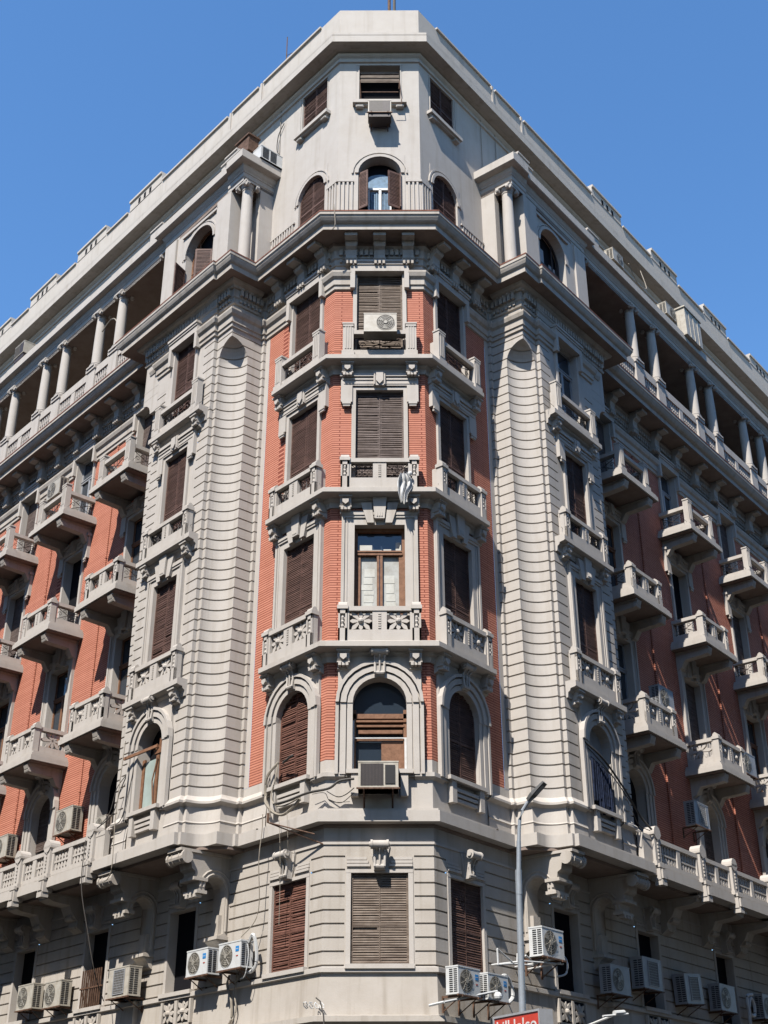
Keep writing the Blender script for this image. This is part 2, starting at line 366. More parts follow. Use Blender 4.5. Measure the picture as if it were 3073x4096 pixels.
def panel_bal(mb, ib, x0, x1, z0, zt, style, th=.16, y=0, seed=1, mid=True):
    """balustrade panel: front face at y-th; openings between x0 and x1. stone in mb, iron in ib"""
    cx = (x0+x1)/2; W = x1-x0; zr = zt-.12; zb = z0+.06
    ya, yb = y-th, y
    if style == 'open':
        zb = z0+.2; zr = zt-.13
        mb.box(x0, x1, ya, yb, z0, zb); mb.box(x0-.01, x1+.01, ya-.02, yb+.02, zr, zt)
        grille(ib, x0+.03, x1-.03, zb, zr-.08, (ya+yb)/2, .012, seed); return
    mb.box(x0, x1, ya, yb, z0, zb+.27 if style != 'side' else zb+.1); zb = zb+.27 if style != 'side' else zb+.1
    mb.box(x0-.01, x1+.01, ya-.025, yb+.02, zr, zt)
    nb = 2 if mid else 1; mw = .16; eb = .055
    xs = [x0, x0+eb]; op = []
    if nb == 2: op = [(x0+eb, cx-mw-.02), (cx+mw+.02, x1-eb)]
    else: op = [(x0+eb, x1-eb)]
    if nb == 2:
        mb.box(cx-mw-.02, cx+mw+.02, ya, yb, zb, zr)
        for i in range(7): mb.box(cx-.035, cx+.035, ya-.018, ya, zb+.03+i*(zr-zb-.06)/7, zb+.03+(i+.6)*(zr-zb-.06)/7)
    mb.box(x0, x0+eb, ya, yb, zb, zr); mb.box(x1-eb, x1, ya, yb, zb, zr)
    for a, b in op:
        if style == 'star': star(mb, (a+b)/2, (zb+zr)/2, (b-a)/2-.0, (zr-zb)/2, ya+.05, yb-.03)
        elif style == 'iron': grille(ib, a, b, zb, zr-.03, (ya+yb)/2+.02, .011, seed)
def end_post(mb, x, z0, zt, style, y=0, th=.2, hw=.11):
    """corner post of a balustrade"""
    if style == 'open':
        hw = .15
        mb.box(x-hw-.03, x+hw+.03, y-th-.03, y+.0, z0, z0+.14); mb.box(x-hw, x+hw, y-th, y, z0+.14, zt)
        mb.box(x-hw-.02, x+hw+.02, y-th-.02, y+.01, zt, zt+.05)
        for q in (-.07, 0, .07): mb.box(x+q-.018, x+q+.018, y-th-.018, y-th, z0+.22, zt-.1)
        mb.box(x-hw+.0, x+hw, y-th-.02, y-th, zt-.09, zt-.03); return
    mb.box(x-hw, x+hw, y-th+.06, y, z0, zt-.06)
    for a, b in ((-hw, -hw+.045), (hw-.045, hw)): mb.box(x+a, x+b, y-th, y-th+.07, z0, zt-.06)
    mb.box(x-hw, x+hw, y-th, y-th+.07, z0, z0+.36); mb.box(x-hw, x+hw, y-th, y-th+.07, zt-.2, zt-.06)
    mb.lathe((x, y-th+.03, z0+.36), [(.02, 0), (.045, .05), (.02, .12), (.045, .18), (.02, .22), (.04, .3), (.02, .34)], 8)
    mb.box(x-hw-.03, x+hw+.03, y-th-.03, y+.02, zt-.08, zt+.02)
    mb.px([(y-th, zt+.02), (y, zt+.02), (y-.03, zt+.1), (y-th/2, zt+.15), (y-th+.03, zt+.1)], x-hw, x+hw)
BSTY = {'key': ('star', 13.18), 'ear': ('iron', 17.52), 'top': ('open', 21.74)}
def window_guard(kind, half, z0, p, name):
    sty, zt = BSTY[kind]; mb = MB(); ib = MB()
    pw = .11 if sty != 'open' else .15; y = -p+.22
    panel_bal(mb, ib, -half+2*pw, half-2*pw, z0, zt, sty, .16, y, 3)
    for sx in (-1, 1):
        end_post(mb, sx*(half-pw), z0, zt+(.2 if sty == 'open' else 0), sty, y, .2, pw)
        mb.box(sx*(half-pw)-.06, sx*(half-pw)+.06, y, 0.0, z0, zt-.04)
    ob = obj(name, mb, M['stone'], B)
    io = obj('iron_grille', ib, M['iron'], ob) if ib.v else None
    return ob, io
def copy_part(o, parent, s, u, w, z=0):
    """copies a part and its sub-parts, linked under parent"""
    c = o.copy(); C.objects.link(c); c.parent = parent; place(c, s, u, w, z)
    for ch in [q for q in CHILD.get(o.name, [])]:
        d = ch.copy(); C.objects.link(d); d.parent = c
    return c
CHILD = {}
def reg(o, *ch): CHILD[o.name] = [c for c in ch if c]; return o
for k, zb in LZ.items():
    g, io = window_guard(k, 1.04, zb+.17, .40, 'balustrade'); reg(g, io); place(g, 'F', 0)
    for s in 'LR': copy_part(g, B, s, 1.27-.02, 0)
    h, io = window_guard(k, 1.18, zb+.19, .30, 'balustrade'); reg(h, io); place(h, 'L', 5.72, 1.34)
    copy_part(h, B, 'R', 5.72, 1.34)
    for sx in (-1, 1):
        o = obj('bracket', BR, None, B); place(o, 'F', sx*.90, 0, zb-.01)
        for s in 'LR':
            o = obj('bracket', BR, None, B); place(o, s, 1.27+sx*.97, 0, zb-.01)
            o = obj('bracket', BRS, None, B); place(o, s, 5.72+sx*1.05, 1.34, zb-.01)
# ------------------------------------------------------------------ window surrounds
def surround(kind, hw, ow, proud=.07, dep=.34):
    z0, z1 = WIN[kind]; mb = MB(); y0, y1 = -proud, dep
    arched = kind in ('arch', 'attic')
    if kind == 'attic': hw_, r = hw, hw
    if arched:
        zs = z1-hw; top = z1+(.78 if kind == 'arch' else .3); zb = z0-(.15 if kind == 'arch' else .5)
        if kind == 'arch': ow2 = ow
        else: ow2 = hw+.12
        yp = y0 if kind == 'arch' else .004-.02
        n = 14; A = [(hw*cos(pi*i/n), zs+hw*sin(pi*i/n)) for i in range(n+1)]
        mb.box(-ow2, -hw, yp, y1, zb, zs); mb.box(hw, ow2, yp, y1, zb, zs)
        topz = top if kind == 'arch' else z1+.12
        for i in range(n):
            a, b = A[i], A[i+1]
            mb.hexa([(b[0], yp, b[1]), (a[0], yp, a[1]), (a[0], y1, a[1]), (b[0], y1, b[1])] + [(b[0] if abs(b[0]) < ow2 else ow2, yp, topz), (a[0], yp, topz), (a[0], y1, topz), (b[0], y1, topz)])
        mb.box(hw, ow2, yp, y1, zs, topz); mb.box(-ow2, -hw, yp, y1, zs, topz)
        for r0, r1, p in (((hw+.0, hw+.13, .05), (hw+.16, hw+.30, .09), (hw+.34, hw+.42, .13)) if kind == 'arch' else ((hw+.0, hw+.10, .05), (hw+.16, hw+.21, .03))):
            for i in range(n):
                t0, t1 = pi*i/n, pi*(i+1)/n
                q = lambda r, t, y: (r*cos(t), y, zs+r*sin(t))
                mb.hexa([q(r0, t0, yp-p), q(r1, t0, yp-p), q(r1, t0, yp+.03), q(r0, t0, yp+.03), q(r0, t1, yp-p), q(r1, t1, yp-p), q(r1, t1, yp+.03), q(r0, t1, yp+.03)])
            if kind == 'arch':
                for sx in (-1, 1): mb.box(min(sx*r0, sx*r1), max(sx*r0, sx*r1), yp-p*.6, yp+.03, z0-.1, zs)
        if kind == 'arch':   # sill and apron
            mb.box(-hw-.14, hw+.14, -proud-.14, y1, z0-.10, z0); mb.box(-hw-.02, -hw+.16, -proud-.1, 0, 8.38, z0-.1); mb.box(hw-.16, hw+.02, -proud-.1, 0, 8.38, z0-.1)
            for i in range(3): mb.box(-hw+.2, hw-.2, -proud-.03-.02*i, 0, 8.45+.12*i, 8.53+.12*i)
        return mb
    zt = z1
    if kind == 'ground':
        mb.box(-hw-.11, -hw, -.02, y1, z0-.06, zt+.06); mb.box(hw, hw+.11, -.02, y1, z0-.06, zt+.06); mb.box(-hw-.11, hw+.11, -.025, y1, zt, zt+.08)
        mb.box(-hw-.12, hw+.12, -.14, y1, z0-.1, z0)
        mb.py([(-.24, 7.25), (.24, 7.25), (.13, zt+.06), (-.13, zt+.06)], -.05, .01)
        for sx in (-1, 1):
            for i in range(3):
                a = sx*(hw+.1); b = sx*(.30-.04*i)
                mb.box(min(a, b), max(a, b), -.015-.018*i, .03, zt+.30-.08*i, zt+.36-.08*i)
            mb.box(min(sx*.28, sx*(hw+.1)), max(sx*.28, sx*(hw+.1)), -.01, .02, zt+.1, zt+.14)
        return mb
    if kind == 'loft':
        mb.box(-hw-.03, -hw, -.015, y1, z0, zt); mb.box(hw, hw+.03, -.015, y1, z0, zt); mb.box(-hw-.1, hw+.1, .0, y1, zt, zt+.1); mb.box(-hw-.1, -hw-.03, .01, .2, z0-.1, zt+.1); mb.box(hw+.03, hw+.1, .01, .2, z0-.1, zt+.1)
        mb.box(-hw-.2, hw+.2, -.2, y1, z0-.15, z0-.02); mb.box(-hw-.12, hw+.12, -.12, .1, z0-.2, z0-.15)
        for sx in (-1, 1):
            mb.box(sx*(hw-.02)-.12, sx*(hw-.02)+.12, -.14, .02, z0-.30, z0-.2); mb.cyl((sx*(hw-.02)-.1, -.13, z0-.27), (sx*(hw-.02)+.1, -.13, z0-.27), .045, n=8)
        return mb
    zb = z0-.12; wide = ow
    if kind in ('ear', 'top'): ow = hw+.115
    mb.box(-ow, -hw, y0, y1, zb, zt); mb.box(hw, ow, y0, y1, zb, zt)
    if kind == 'key':
        mb.box(-ow, ow, y0, y1, zt, zt+.32)
        mb.box(-ow, ow, y0-.06, y0+.01, zt+.27, zt+.38); mb.box(-ow+.07, ow-.07, y0-.035, y0+.01, zt+.20, zt+.27)
        for sx in (-1, 1): mb.box(min(sx*ow, sx*(ow-.08)), max(sx*ow, sx*(ow-.08)), y0-.04, y0+.01, zb+.3, zt+.27); mb.box(min(sx*(ow-.13), sx*(ow-.16)), max(sx*(ow-.13), sx*(ow-.16)), y0-.02, y0+.01, zb+.3, zt+.2)
    if kind == 'ear':
        mb.box(-ow, ow, y0, y1, zt, zt+.1)
        e = wide+.08
        for sx in (-1, 1):
            x0, x1 = sorted((sx*(hw+.1), sx*e))
            mb.box(x0, x1, y0-.05, .02, zt-.42, zt+.12)
            x0, x1 = sorted((sx*(hw+.14), sx*(e-.04)))
            mb.box(x0, x1, y0-.08, y0-.04, zt-.5, zt-.42); mb.box(x0+.02, x1-.02, y0-.06, y0, zt-.56, zt-.5)
        mb.box(-e, e, y0-.04, .02, zt+.12, zt+.40)
        mb.box(-e-.03, e+.03, y0-.1, .02, zt+.40, zt+.50); mb.box(-e+.04, e-.04, y0-.065, y0, zt+.30, zt+.36); mb.box(-e+.08, e-.08, y0-.055, y0, zt+.17, zt+.20)
    if kind == 'top':
        e = hw+.2
        mb.box(-e, e, y0-.12, y1, zt+.02, zt+.24); mb.box(-e-.03, e+.03, y0-.18, .02, zt+.32, zt+.40); mb.box(-e, e, y0-.15, .02, zt+.24, zt+.32); mb.box(-hw-.1, hw+.1, .1, y1, zt-.02, zt+.02)
        for sx in (-1, 1): x0, x1 = sorted((sx*e, sx*(hw+.06))); mb.box(x0, x1, y0-.12, .02, 23.40, zt+.02)
    return mb
def keystone(kind):
    mb = MB()
    if kind == 'key':
        z = 15.65
        mb.py([(-.19, z+.76), (.19, z+.76), (.13, z+.12), (-.13, z+.12)], -.22, -.06)
        mb.py([(-.50, z+.62), (-.215, z+.62), (-.15, z+.02), (-.33, z+.02)], -.165, -.06); mb.py([(.215, z+.62), (.50, z+.62), (.33, z+.02), (.15, z+.02)], -.165, -.06)
        for q in (-.06, 0, .06): mb.cyl((q, -.22, z+.18), (q, -.22, z+.30), .022, .012, 6)
    if kind == 'ear':
        z = 19.9; mb.box(-.17, .17, -.17, -.05, z+.10, z+.56)
        mb.py([(-.10, z+.52), (.10, z+.52), (.10, z+.24), (0, z+.12), (-.10, z+.24)], -.22, -.15)
        for sx in (-1, 1): mb.cyl((sx*.14, -.18, z+.12), (sx*.14, -.18, z+.54), .025, n=6)
    if kind in ('arch', 'ground'):
        z = 11.37 if kind == 'arch' else 6.62; t = z+.72 if kind == 'arch' else 7.30
        b = z+.02 if kind == 'arch' else z+.04
        # scroll console
        mb.px([(0, t), (-.30, t), (-.36, t-.08), (-.30, t-.17), (-.22, t-.22), (-.16, t-.40), (-.20, b+.08), (-.17, b), (0, b)], -.13, .13)
        mb.cyl((-.21, -.28, t-.09), (.21, -.28, t-.09), .095, n=12)
        for sx in (-1, 1): mb.cyl((sx*.21, -.28, t-.09), (sx*.245, -.28, t-.09), .06, n=10); mb.cyl((sx*.16, -.28, t-.09), (sx*.21, -.28, t-.09), .11, n=12); mb.tube([(sx*.13, -.27, t-.18), (sx*.125, -.2, t-.3), (sx*.115, -.2, t-.45), (sx*.11, -.22, b+.06)], .03, 6)
        mb.cyl((-.12, -.19, b+.07), (.12, -.19, b+.07), .05, n=8)
        mb.tube([(0, -.31, t-.18), (0, -.22, t-.3), (0, -.22, b+.1)], .022, 6)
    return mb
# fillings ------------------------------------------------------------
def half_at(kind, hw, z):
    z0, z1 = WIN[kind]
    if kind in ('arch', 'attic') and z > z1-hw: return sqrt(max(hw*hw-(z-z1+hw)**2, 0))
    return hw
def f_shutter(kind, hw, y=.075, zlo=None, seed=0, messy=0):
    z0, z1 = WIN[kind]; z0 = zlo or z0; mb = MB(); rnd = random.Random(seed); pit = .054; z = z0+.06
    while z < z1-.03:
        h = half_at(kind, hw, z+.02)-.004
        if h > .1:
            for a, b in ((-h+.03, -.012), (.012, h-.03)):
                dz = rnd.uniform(-.004, .004)*(1+messy*2.5); e = rnd.uniform(-.008, .008)*messy*1.6; t = rnd.uniform(-.004, .004)
                if b-a > .04 and rnd.random() > .004+.02*messy: mb.hexa([(a, y-.02+t, z+dz), (b, y-.02+t, z+dz+e), (b, y-.012, z+dz+e), (a, y-.012, z+dz), (a, y-.004, z+.042+dz), (b, y-.004, z+.042+dz+e), (b, y+.004, z+.042+dz+e), (a, y+.004, z+.042+dz)])
        z += pit
    zz_ = [z0+.001+(z1-z0-.002)*i/16 for i in range(17)]
    for i in range(16):
        h = (half_at(kind, hw, zz_[i])+half_at(kind, hw, zz_[i+1]))/2
        if h < .08: continue
        for a, b in ((-h, -h+.05), (-.012, .012), (h-.05, h)): mb.box(a, b, y-.024, y+.02, zz_[i], zz_[i+1])
        for a, b in ((-.06, -.012), (.012, .06)): mb.box(a, b, y-.010, y+.02, zz_[i], zz_[i+1])
    for zr in (z0+.001, z0+(z1-z0)*.42):
        h = half_at(kind, hw, zr+.05); mb.box(-h, -.012, y-.022, y+.02, zr, zr+.06); mb.box(.012, h, y-.022, y+.02, zr, zr+.06)
    if kind in ('arch', 'attic'):
        zs = z1-hw; mb.py([(hw*cos(pi*i/14), zs+hw*sin(pi*i/14)) for i in range(15)] + [(-hw, z0), (hw, z0)], y+.02, y+.03)
    else: mb.box(-hw, hw, y+.02, y+.03, z0, z1)
    return mb
def f_glass(kind, hw, y=.2, trans=True, seed=0):
    """returns (sash mesh, pane mesh)"""
    z0, z1 = WIN[kind]; f = MB(); g = MB(); arched = kind in ('arch', 'attic')
    zt = z0+(z1-z0)*(.70 if not arched else .60)
    n = 12
    if arched:
        zs = z1-hw
        for i in range(n):
            t0, t1 = pi*i/n, pi*(i+1)/n; q = lambda r, t, yy: (r*cos(t), yy, zs+r*sin(t))
            f.hexa([q(hw-.07, t0, y-.03), q(hw, t0, y-.03), q(hw, t0, y+.03), q(hw-.07, t0, y+.03), q(hw-.07, t1, y-.03), q(hw, t1, y-.03), q(hw, t1, y+.03), q(hw-.07, t1, y+.03)])
        g.py([(hw*cos(pi*i/n), zs+hw*sin(pi*i/n)) for i in range(n+1)] + [(-hw, z0), (hw, z0)], y+.005, y+.015)
        zj = zs
    else:
        zj = z1; f.box(-hw, hw, y-.03, y+.03, z1-.07, z1); g.box(-hw, hw, y+.005, y+.015, z0, z1)
    for sx in (-1, 1):
        a, b = sorted((sx*hw, sx*(hw-.07))); f.box(a, b, y-.03, y+.03, z0, zj)
    f.box(-.06, .06, y-.04, y+.03, z0, zt); f.box(-hw, hw, y-.05, y+.03, zt, zt+.12); f.box(-hw, hw, y-.07, y-.03, zt+.08, zt+.12); f.box(-hw, hw, y-.03, y+.03, z0, z0+.09)
    return f, g
def f_dark(kind, hw, y=.25):
    z0, z1 = WIN[kind]; g = MB(); g.box(-hw-.1, hw+.1, y, y+.02, z0-.1, z1+.1); return g
KS = {k: col_mesh('keystone', keystone(k), M['stone'], smooth=True) for k in ('key', 'ear', 'arch', 'ground')}
SUR = {}
def get_sur(kind, hw, ow):
    if (kind, hw) not in SUR: SUR[kind, hw] = col_mesh('window', surround(kind, hw, ow), M['stone'])
    return SUR[kind, hw]
FILL = {}
def fill(parent, kind, hw, what):
    key = (kind, hw, what)
    if key not in FILL:
        L = []
        t, *a = what.split(':')
        if t == 'sh':
            L.append(('shutter', col_mesh('shutter', f_shutter(kind, hw, seed=hash(a[0]) % 7 if 0 else len(a[0]), messy=1 if 'm' in a[1:] else 0), M[a[0]])))
            L.append(('dark_interior', col_mesh('dark_interior', f_dark(kind, hw), M['dark'])))
        elif t == 'gl':
            f, g = f_glass(kind, hw); L.append(('window_sash', col_mesh('window_sash', f, M[a[0]]))); L.append(('pane', col_mesh('pane', g, M[a[1]])))
        elif t == 'dk':
            L.append(('dark_interior', col_mesh('dark_interior', f_dark(kind, hw), M['dark'])))
        elif t == 'rl':   # roller blind part of the way down over glass
            f, g = f_glass(kind, hw, .24); L.append(('window_sash', col_mesh('window_sash', f, M['acgrey']))); L.append(('pane', col_mesh('pane', g, M['glass'])))
            z0, z1 = WIN[kind]; mb = MB(); zz0 = z0+(z1-z0)*.28; z = zz0
            while z < z1-.05:
                h = half_at(kind, hw, z); mb.box(-h+.01, h-.01, .16, .185, z, z+.05); z += .06
            L.append(('roller_blind', col_mesh('roller_blind', mb, M['shutdark'])))
        FILL[key] = L
    for n, me in FILL[key]: obj(n, me, None, parent)
def window(s, u, w, kind, hw, ow, what):
    o = obj('window', get_sur(kind, hw, ow), None, B); place(o, s, u, w)
    if kind in KS: obj('keystone', KS[kind], None, o)
    if what: fill(o, kind, hw, what)
    return o
FW = {'ground': 'sh:shutgrey', 'arch': None, 'key': None, 'ear': 'sh:shutdark:m', 'top': 'sh:shutgrey:m', 'attic': None, 'loft': None}
WF = {}
for k, f in FW.items(): WF[k] = window('F', 0, 0, k, .66, 1.0 if k != 'arch' else 1.03, f)
for k in FW:
    lf = 'sh:shutred:m' if k in ('ground', 'arch') else 'sh:shut'
    window('L', 1.27, 0, k, .66, 1.0 if k != 'arch' else 1.06, lf); window('R', 1.27, 0, k, .66, 1.0 if k != 'arch' else 1.06, 'sh:shut')
PW = {}
for s in 'LR':
    for k in ('ground', 'arch', 'key', 'ear', 'top'):
        f = {'L': {'ground': 'dk', 'arch': None, 'key': 'sh:shut:m', 'ear': 'sh:shut', 'top': 'sh:shut:m'}, 'R': {'ground': 'dk', 'arch': None, 'key': 'sh:shut', 'ear': 'sh:shut', 'top': 'gl:acgrey:glass'}}[s][k]
        PW[s, k] = window(s, 5.77, 0 if k == 'ground' else 1.34, k, .6, .92, f)
    alt = ['rl', 'gl:wood:glass', 'dk', 'rl', 'gl:acgrey:glass']
    for i, c in enumerate(CK[s]):
        for j, k in enumerate(('ground', 'arch', 'key', 'ear', 'top')):
            f = 'dk' if k == 'ground' else ('gl:wood:glass' if k == 'key' and s == 'L' and i < 2 else alt[(i+j*2) % 5])
            window(s, c, .15, k, .6, .92, f)
LB = MB(); LB.box(-.655, .655, .03, .04, 12.29, 13.12); LBM = col_mesh('shade_backing', LB, M['iron'])  # dark sheet standing in for the shade behind the star balustrades
for o_ in [q for q in B.children if q.name.startswith('window') and q.data == SUR.get(('key', .66))]: obj('shade_backing', LBM, None, o_)
# special fillings of the front windows ------------------------------------
def sub(name, mb, m, parent, **k): return obj(name, mb, M[m] if isinstance(m, str) else [M[q] for q in m], parent, **k)
o = WF['arch']
f, g = MB(), MB(); hw = .66; z0, z1 = WIN['arch']; zs = z1-hw
g.py([(hw*cos(pi*i/12), zs+hw*sin(pi*i/12)) for i in range(13)] + [(-hw, z0), (hw, z0)], .24, .25); sub('pane', g, 'glass', o)
f.box(-hw, hw, .12, .22, 10.38, 10.50); f.box(-hw, hw, .09, .22, 10.28, 10.33); f.box(-.52, .56, .13, .2, 10.0, 10.09); f.box(-.56, .6, .1, .2, 10.16, 10.21)
f.box(.58, .66, .12, .22, 9.02, 10.6); f.box(-.66, -.58, .12, .22, 9.02, 10.6); f.box(-.6, .6, .14, .2, 9.82, 9.86)
f.box(.04, .58, .16, .21, 9.02, 9.8); sub('window_sash', f, 'wood', o)
f = MB(); f.box(.6, .655, .02, .1, 9.02, 9.85); f.box(-.66, -.62, .02, .1, 9.02, 10.3); f.box(-.66, .66, .08, .1, 9.86, 9.885); sub('inner_frame', f, 'cloth', o)
o = WF['key']; f, g, h, k_ = MB(), MB(), MB(), MB()
g.box(-.66, .66, .26, .27, 12.28, 15.65); sub('pane', g, 'glass', o)
f.box(-.66, -.58, .16, .26, 12.28, 15.65); f.box(.58, .66, .16, .26, 12.28, 15.65); f.box(-.58, .58, .16, .26, 15.55, 15.65); f.box(-.6, .6, .13, .26, 14.86, 14.94); f.box(-.58, .58, .11, .26, 14.94, 14.98)
f.box(-.075, -.01, .14, .26, 12.28, 14.86); f.box(.01, .075, .14, .26, 12.28, 14.86); f.box(.50, .58, .17, .25, 12.28, 14.86); f.box(-.5, .5, .17, .25, 12.3, 12.42); f.box(-.58, -.5, .17, .25, 12.28, 14.86)
sub('window_sash', f, 'wood', o)
h.box(-.5, -.075, .235, .245, 12.4, 14.84); h.box(.075, .5, .235, .245, 12.4, 14.84); sub('pane', h, 'paleglass', o)
rnd = random.Random(3)
for a, b in ((-.49, -.08), (.08, .49)):
    z = 12.45
    while z < 14.3: q = rnd.uniform(.12, .3); k_.box(a+rnd.uniform(0, .1), b-rnd.uniform(0, .12), .228, .234, z, z+q-.02); z += q
for a, b, t in ((-.55, -.2, .22), (-.2, .05, .08), (.1, .3, .1), (.42, .56, .3)): k_.box(a, b, .24, .25, 14.98, 14.98+t)
sub('paper_sheets', k_, 'pale2', o)
o = WF['attic']
z0, z1 = WIN['attic']; zs = z1-hw; g = MB(); g.py([(hw*cos(pi*i/12), zs+hw*sin(pi*i/12)) for i in range(13)] + [(-hw, z0), (hw, z0)], .33, .34); sub('dark_interior', g, 'dark', o)
g = MB()
for i in range(12): g.box(-.34+i*.057, -.30+i*.057, .28+.012*(i % 2), .30+.012*(i % 2), 26.55, 27.45)
g.py([(.58*cos(pi*i/12), 27.62+.55*sin(pi*i/12)) for i in range(13)], .29, .30); sub('curtain', g, 'curtain', o)
g = MB()
for a, b in ((-.36, -.31), (-.03, .05), (.31, .36)): g.box(a, b, .22, .27, 26.55, 27.5)
g.box(-.6, .6, .22, .27, 27.48, 27.56); sub('window_sash', g, 'white', o)
def leaf(parent, x0, y0, x1, y1, z0, z1, m='shut'):
    mb = MB(); d = Vector((x1-x0, y1-y0, 0)); L = d.length; d.normalize(); nrm = Vector((-d.y, d.x, 0))*.02
    def bx(a, b, za, zb, t=1):
        p = [Vector((x0, y0, 0))+d*a-nrm*t, Vector((x0, y0, 0))+d*b-nrm*t, Vector((x0, y0, 0))+d*b+nrm*t, Vector((x0, y0, 0))+d*a+nrm*t]
        mb.hexa([(q.x, q.y, za) for q in p] + [(q.x, q.y, zb) for q in p])
    bx(0, .05, z0, z1); bx(L-.05, L, z0, z1); bx(.05, L-.05, z0, z0+.07); bx(.05, L-.05, z1-.07, z1)
    z = z0+.08
    while z < z1-.1: bx(.05, L-.05, z, z+.03, .6); z += .055
    return obj('shutter', mb, M[m], parent)
leaf(o, -.64, .05, -.36, -.12, 26.55, 28.0); leaf(o, .64, .05, .26, -.15, 26.55, 27.95); leaf(o, .62, .2, .64, -.1, 26.55, 27.9)
o = WF['loft']
g = MB(); g.box(-.8, .8, .33, .34, 30.8, 32.8); sub('dark_interior', g, 'dark', o)
g = MB(); z = 32.0
for i in range(8): g.box(-.63, .63, .05+.012*(i % 3), .075+.012*(i % 3), 31.95+i*.055, 31.985+i*.055)
g.box(-.64, .64, .03, .05, 31.88, 31.91); sub('roller_blind', g, 'shutgrey', o)
g = MB(); g.box(-.6, .6, .1, .12, 31.52, 31.545); g.cyl((-.64, .0, 31.95), (-.6, -.02, 31.0), .012, n=5); g.cyl((.64, .0, 31.95), (.7, -.3, 30.6), .012, n=5); g.cyl((.64, -.02, 31.9), (.62, -.0, 31.55), .012, n=5); g.cyl((.7, -.3, 30.6), (.4, -.3, 30.6), .01, n=5)
sub('blind_stay', g, 'rust', o)
# left pavilion broken arch window, right pavilion laundry window
o = PW['L', 'arch']; hw = .6; z0, z1 = WIN['arch']; zs = z1-hw
g = MB(); g.py([(hw*cos(pi*i/12), zs+hw*sin(pi*i/12)) for i in range(13)] + [(-hw, z0), (hw, z0)], .30, .31); sub('dark_interior', g, 'dark', o)
g = MB(); g.box(-.46, .06, .10, .12, 9.02, 10.42); g.box(.22, .56, .12, .14, 9.02, 10.5); sub('board', g, 'mint', o)
g = MB(); g.box(-.6, -.48, .08, .14, 9.02, 10.5); g.box(.08, .2, .08, .14, 9.02, 10.5); g.box(-.1, .6, .1, .16, 10.56, 10.68)
for i, (x, a) in enumerate(((-.06, .2), (.1, .35), (.24, .5), (.4, .42))): g.hexa([(x, .12, 10.66), (x+.13, .12, 10.66), (x+.13, .15, 10.66), (x, .15, 10.66), (x+.03, .12, 10.66+a), (x+.12, .12, 10.62+a*.9), (x+.12, .15, 10.62+a*.9), (x+.03, .15, 10.66+a)])
g.hexa([(-.9, -.35, 10.5), (.1, .05, 10.72), (.1, .1, 10.72), (-.9, -.3, 10.5), (-.9, -.35, 10.58), (.1, .05, 10.8), (.1, .1, 10.8), (-.9, -.3, 10.58)])
g.tube([(.15, .05, 9.05), (.05, .03, 9.8), (.2, .05, 10.4)], .02, 5); sub('broken_sash', g, 'wood', o)
o = PW['R', 'arch']
g = MB(); g.py([(hw*cos(pi*i/12), zs+hw*sin(pi*i/12)) for i in range(13)] + [(-hw, 10.4), (hw, 10.4)], .18, .20); sub('blind_board', g, 'acgrey', o)
g = MB(); g.box(-.62, .62, .3, .31, 9.0, 10.5); sub('dark_interior', g, 'dark', o)
# ------------------------------------------------------------------ main cornice
def uv_path(s, n): return [W2(s, u, w) for u, w in n]
cw = [(0, 0), (3.34, 0), (3.45, .1), (3.45, 1.22), (4.2, 1.22), (4.2, 1.34), (7.95, 1.34), (8.2, 1.34), (8.2, .15), (UE, .15)]
ce = [None, (2.72, 1.0), (2.72, 1.08), (2.72, 1.95), (3.5, 1.95), (3.5, 2.05), (8.5, 2.05), (9.3, 2.05), (9.3, 1.25), (UE, 1.25)]
def lerp_rows(s, cw, ce, rows):
    """rows: (fraction towards the outer edge, z)"""
    return [[((1-f)*a[0]+f*b[0], (1-f)*a[1]+f*b[1], z) for a, b in zip(cw, ce)] for f, z in rows]
def two(nw, ne, q):
    wl = full(nw); mit = offs([W2('L', 1), W2('L', 0), W2('R', 0), W2('R', 1)], q)
    el = spath('L', ne[1:]) + [mit[1], mit[2]] + spath('R', ne[1:])
    return wl, el
wl, el = two(cw, ce, 1.0)
CR = [(0, 24.30), (.04, 24.32), (.04, 24.52), (.09, 24.56), (.09, 24.84), (.13, 24.88), (.17, 24.94), (.19, 25.05), (.79, 25.05), (.79, 25.23), (.81, 25.245), (.85, 25.26), (.90, 25.30), (.95, 25.38), (.975, 25.44), (.985, 25.45), (1, 25.46), (1, 25.57), (.2, 25.64), (-.3, 25.64)]
mb = MB(); mb.loft(lerp_rows('', wl, el, CR[:7])); mb.loft(lerp_rows('', wl, el, CR[8:])); obj('main_cornice', mb, M['stone2'], B, recalc=False)
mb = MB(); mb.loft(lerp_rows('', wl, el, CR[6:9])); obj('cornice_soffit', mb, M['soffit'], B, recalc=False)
mb = MB(); T = []
for f, z in ((1.012, 25.555), (1.012, 25.60), (.2, 25.68)): T.append([((1-f)*a[0]+f*b[0], (1-f)*a[1]+f*b[1], z) for a, b in zip(wl, el)])
mb.loft(T); obj('tile_edge', mb, M['tile'], B, recalc=False)
# cornice floor so nothing is seen through
mb = MB(); mb.pz([p for p in wl] + [W2('R', UE, -1.6), (W2('F', 0)[0], 31.5), W2('L', UE, -1.6)], 25.58, 25.66); obj('terrace_floor', mb, M['stone2'], B)
